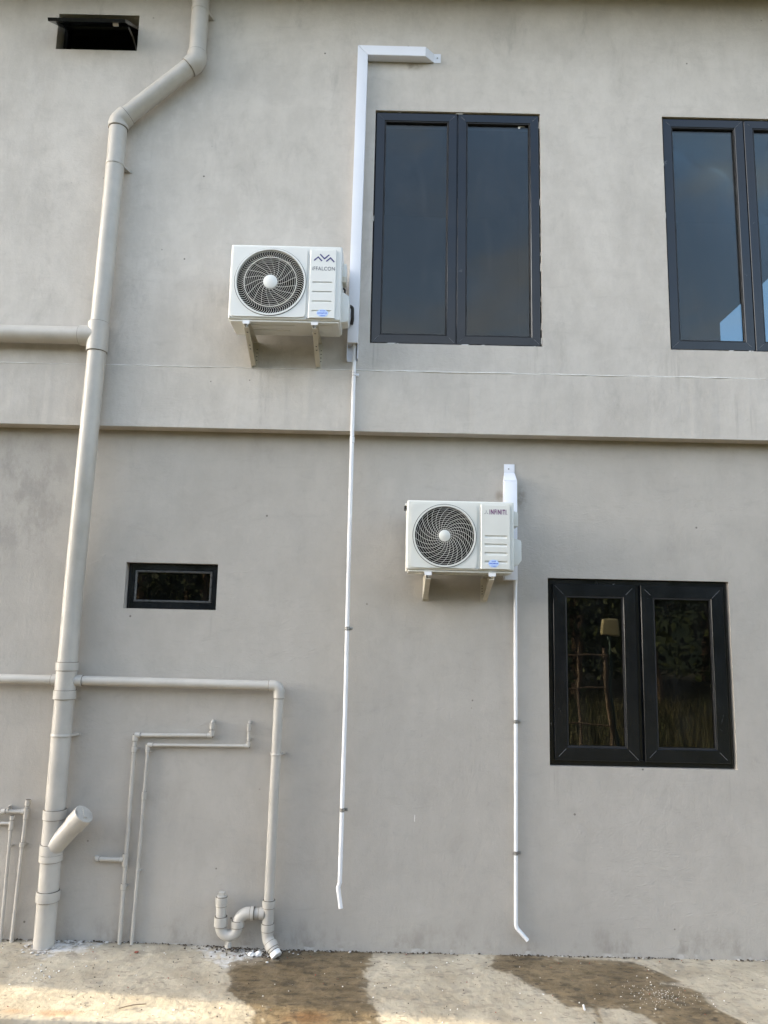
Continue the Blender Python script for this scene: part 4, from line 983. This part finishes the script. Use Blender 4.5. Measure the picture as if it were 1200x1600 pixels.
# grit
mw = MB(); mdk = MB(); mr = MB()
def flake(m, x, y, r):
    a = random.uniform(0, PI); n = random.choice((4, 5, 5)); z = .0025 + .0032 * mnoise.fractal(Vector((x * 9, y * 9, 0)), 1.0, 2.0, 4) - .003 + gz(x, y)
    top = [(x + r * random.uniform(.6, 1.2) * math.cos(a + 2 * PI * k / n), y + r * .8 * random.uniform(.6, 1.2) * math.sin(a + 2 * PI * k / n), z + random.uniform(.2, .7) * r) for k in range(n)]
    bot = [(p[0] * 1.0, p[1], z - .002) for p in top]
    m.add(top + bot, [tuple(range(n))] + [(k, n + k, n + (k + 1) % n, (k + 1) % n) for k in range(n)])
for k in range(190): flake(mw, random.gauss(1.60, .10), random.gauss(-.50, .07) , random.uniform(.0007, .0018))
for k in range(110): flake(mw, random.uniform(-2.5, 2.6), random.uniform(-.88, -.01), random.uniform(.001, .0042))
for k in range(26): flake(mw, random.gauss(-1.86, .10), random.gauss(-.36, .12), random.uniform(.002, .007))
for k in range(26): flake(mw, random.gauss(-.68, .09), -abs(random.gauss(.04, .06)) - .02, random.uniform(.002, .008))
for k in range(300): flake(mdk, random.uniform(-2.5, 2.6), random.uniform(-.88, -.01), random.uniform(.001, .0045))
for k in range(180): flake(mdk, random.gauss(-.72, .13), -abs(random.gauss(.03, .05)) - .01, random.uniform(.002, .008))
for k in range(60): flake(mr, random.uniform(-2.5, 2.6), random.uniform(-.85, -.01), random.uniform(.0014, .0045))
mw.build('white_grit', M_WCHIP, None, smooth=0, kind='stuff'); mdk.build('dark_grit', M_DCHIP, None, smooth=0, kind='stuff'); mr.build('brick_grit', M_RCHIP, None, smooth=0, kind='stuff')

# ================================================================== ACROSS THE YARD (seen mirrored in the panes)
def leaf_mat(name, a, b):
    t = NT(name); c = t.mix(t.rng(t.noise(.8, 4), .35, .65), a, b); return t.fin(c, .6, None, spec=.3)
M_LEAF = leaf_mat('leaves', (.020, .033, .010), (.060, .075, .022)); M_GRASS = leaf_mat('grass_blades', (.045, .058, .020), (.110, .100, .048))
hx = np.linspace(-160, 170, 90); m = MB(); rows = []
for (yy, hh) in ((-52, -.2), (-62, 4.2), (-74, 8.0), (-95, 10.5), (-130, 9.0)):
    rows.append([(x, yy, -.2 if hh < 0 else hh * (1 + .25 * mnoise.fractal(Vector((x * .02, yy * .02, 0)), 1, 2, 3)) + .5 * mnoise.noise(Vector((x * .3, yy, 0)))) for x in hx])
for r0, r1 in zip(rows, rows[1:]):
    for i in range(len(hx) - 1): m.add([r0[i], r0[i + 1], r1[i + 1], r1[i]], [(0, 1, 2, 3)])
m.build('sky_blocker_hill', M_LEAF, None, smooth=60, kind='structure')  # added behind the wood to block sky gaps in the reflections
# far wood: one mass of crowns and trunks
V = []; F = []; tr = MB()
for k in range(120):
    cx = random.uniform(-38, 50); cy = random.uniform(-38, -20); hgt = random.uniform(5.5, 10.5); rad = random.uniform(1.6, 3.0)
    tr.tube([(cx, cy, -.2), (cx + random.uniform(-.3, .3), cy, hgt * .4), (cx + random.uniform(-.6, .6), cy, hgt * .85)], [.16, .12, .05], 7)
    for q in range(15):
        bx0 = cx + random.gauss(0, rad * .55); by0 = cy + random.gauss(0, rad * .5); bz0 = random.uniform(.3 if q > 6 else hgt * .4, hgt)
        n = 90; pts = rng.normal(0, 1, (n, 3)) * np.array([.72, .6, .6]) + np.array([bx0, by0, bz0])
        u = rng.normal(0, 1, (n, 3)); u /= np.linalg.norm(u, axis=1)[:, None]; w_ = rng.normal(0, 1, (n, 3)); w_ -= (w_ * u).sum(1)[:, None] * u; w_ /= np.linalg.norm(w_, axis=1)[:, None]
        s = rng.uniform(.09, .19, (n, 1)); o = len(V) * 1
        quad = np.stack([pts - u * s, pts + w_ * s * .55, pts + u * s, pts - w_ * s * .55], 1).reshape(-1, 3)
        V.append(quad)
Vq = np.concatenate(V); nq = len(Vq) // 4
me = bpy.data.meshes.new('far_wood'); me.from_pydata(Vq.tolist(), [], np.arange(nq * 4).reshape(-1, 4).tolist()); me.materials.append(M_LEAF)
wood = bpy.data.objects.new('far_wood', me); COL.objects.link(wood); wood['kind'] = 'stuff'
wt_ = tr.build('wood_trunks', M_TWIG, wood, smooth=50, kind='stuff')
# rough grass
n = 26000; gx_ = rng.uniform(-10, 18, n); gy_ = -6.2 - rng.uniform(0, 1, n) ** 1.5 * 15; hg = rng.uniform(.12, .55, n); an = rng.uniform(0, 2 * PI, n); ww = rng.uniform(.004, .010, n) * 1.6; le = rng.normal(0, .12, (n, 2))
A = np.stack([gx_ - np.cos(an) * ww, gy_ - np.sin(an) * ww, np.full(n, -.14)], 1); B = np.stack([gx_ + np.cos(an) * ww, gy_ + np.sin(an) * ww, np.full(n, -.14)], 1); C_ = np.stack([gx_ + le[:, 0], gy_ + le[:, 1], -.14 + hg], 1)
me = bpy.data.meshes.new('rough_grass'); me.from_pydata(np.stack([A, B, C_], 1).reshape(-1, 3).tolist(), [], np.arange(n * 3).reshape(-1, 3).tolist()); me.materials.append(M_GRASS)
gr = bpy.data.objects.new('rough_grass', me); COL.objects.link(gr); gr['kind'] = 'stuff'
# stick fence and lamp on a leaning pole, mirrored in the lower window
fc_ = thing('stick_fence', 'rough stick fence mirrored in left pane of the lower window', 'fence', (2.9, -6.95, -.13))
for (x, dx) in ((1.6, .02), (3.03, .06), (3.475, .12)):
    m = MB(); m.tube([(x, -6.95, 1.80), (x + dx * .4, -6.95, .9), (x + dx, -6.96, -.14)], [.021, .024, .027], 8); m.build('post', M_BAMB, fc_, smooth=32)
for z in (1.70, 1.16, .62):
    m = MB(); m.tube([(1.4, -6.92, z + .02), (2.5, -6.92, z), (3.52, -6.92, z + random.uniform(-.02, .02))], .014, 8); m.build('rail', M_BAMB, fc_, smooth=32)
lp = thing('yard_lamp', 'yellow lamp box on leaning pole mirrored in the lower window', 'lamp', (3.70, -7.0, -.13))
m = MB(); m.tube([(3.56, -7.0, 2.0), (3.585, -7.0, 1.2), (3.70, -7.0, -.14)], [.016, .019, .022], 10); m.build('pole', M_GPOLE, lp, smooth=32)
m = MB(); m.tube([(3.50, -6.98, 1.72), (3.56, -6.98, 1.0), (3.66, -6.98, -.14)], .014, 8); m.build('stake', M_BAMB, lp, smooth=32)
m = MB(); m.box(3.44, 3.71, -7.06, -6.94, 1.99, 2.215, .03, 3); m.build('lamp_box', M_LAMPB, lp, smooth=40)
m = MB(); m.tube([(3.56, -7.0, 1.93), (3.56, -7.0, 2.0)], .03, 10); m.build('socket', M_GPOLE, lp, smooth=40)
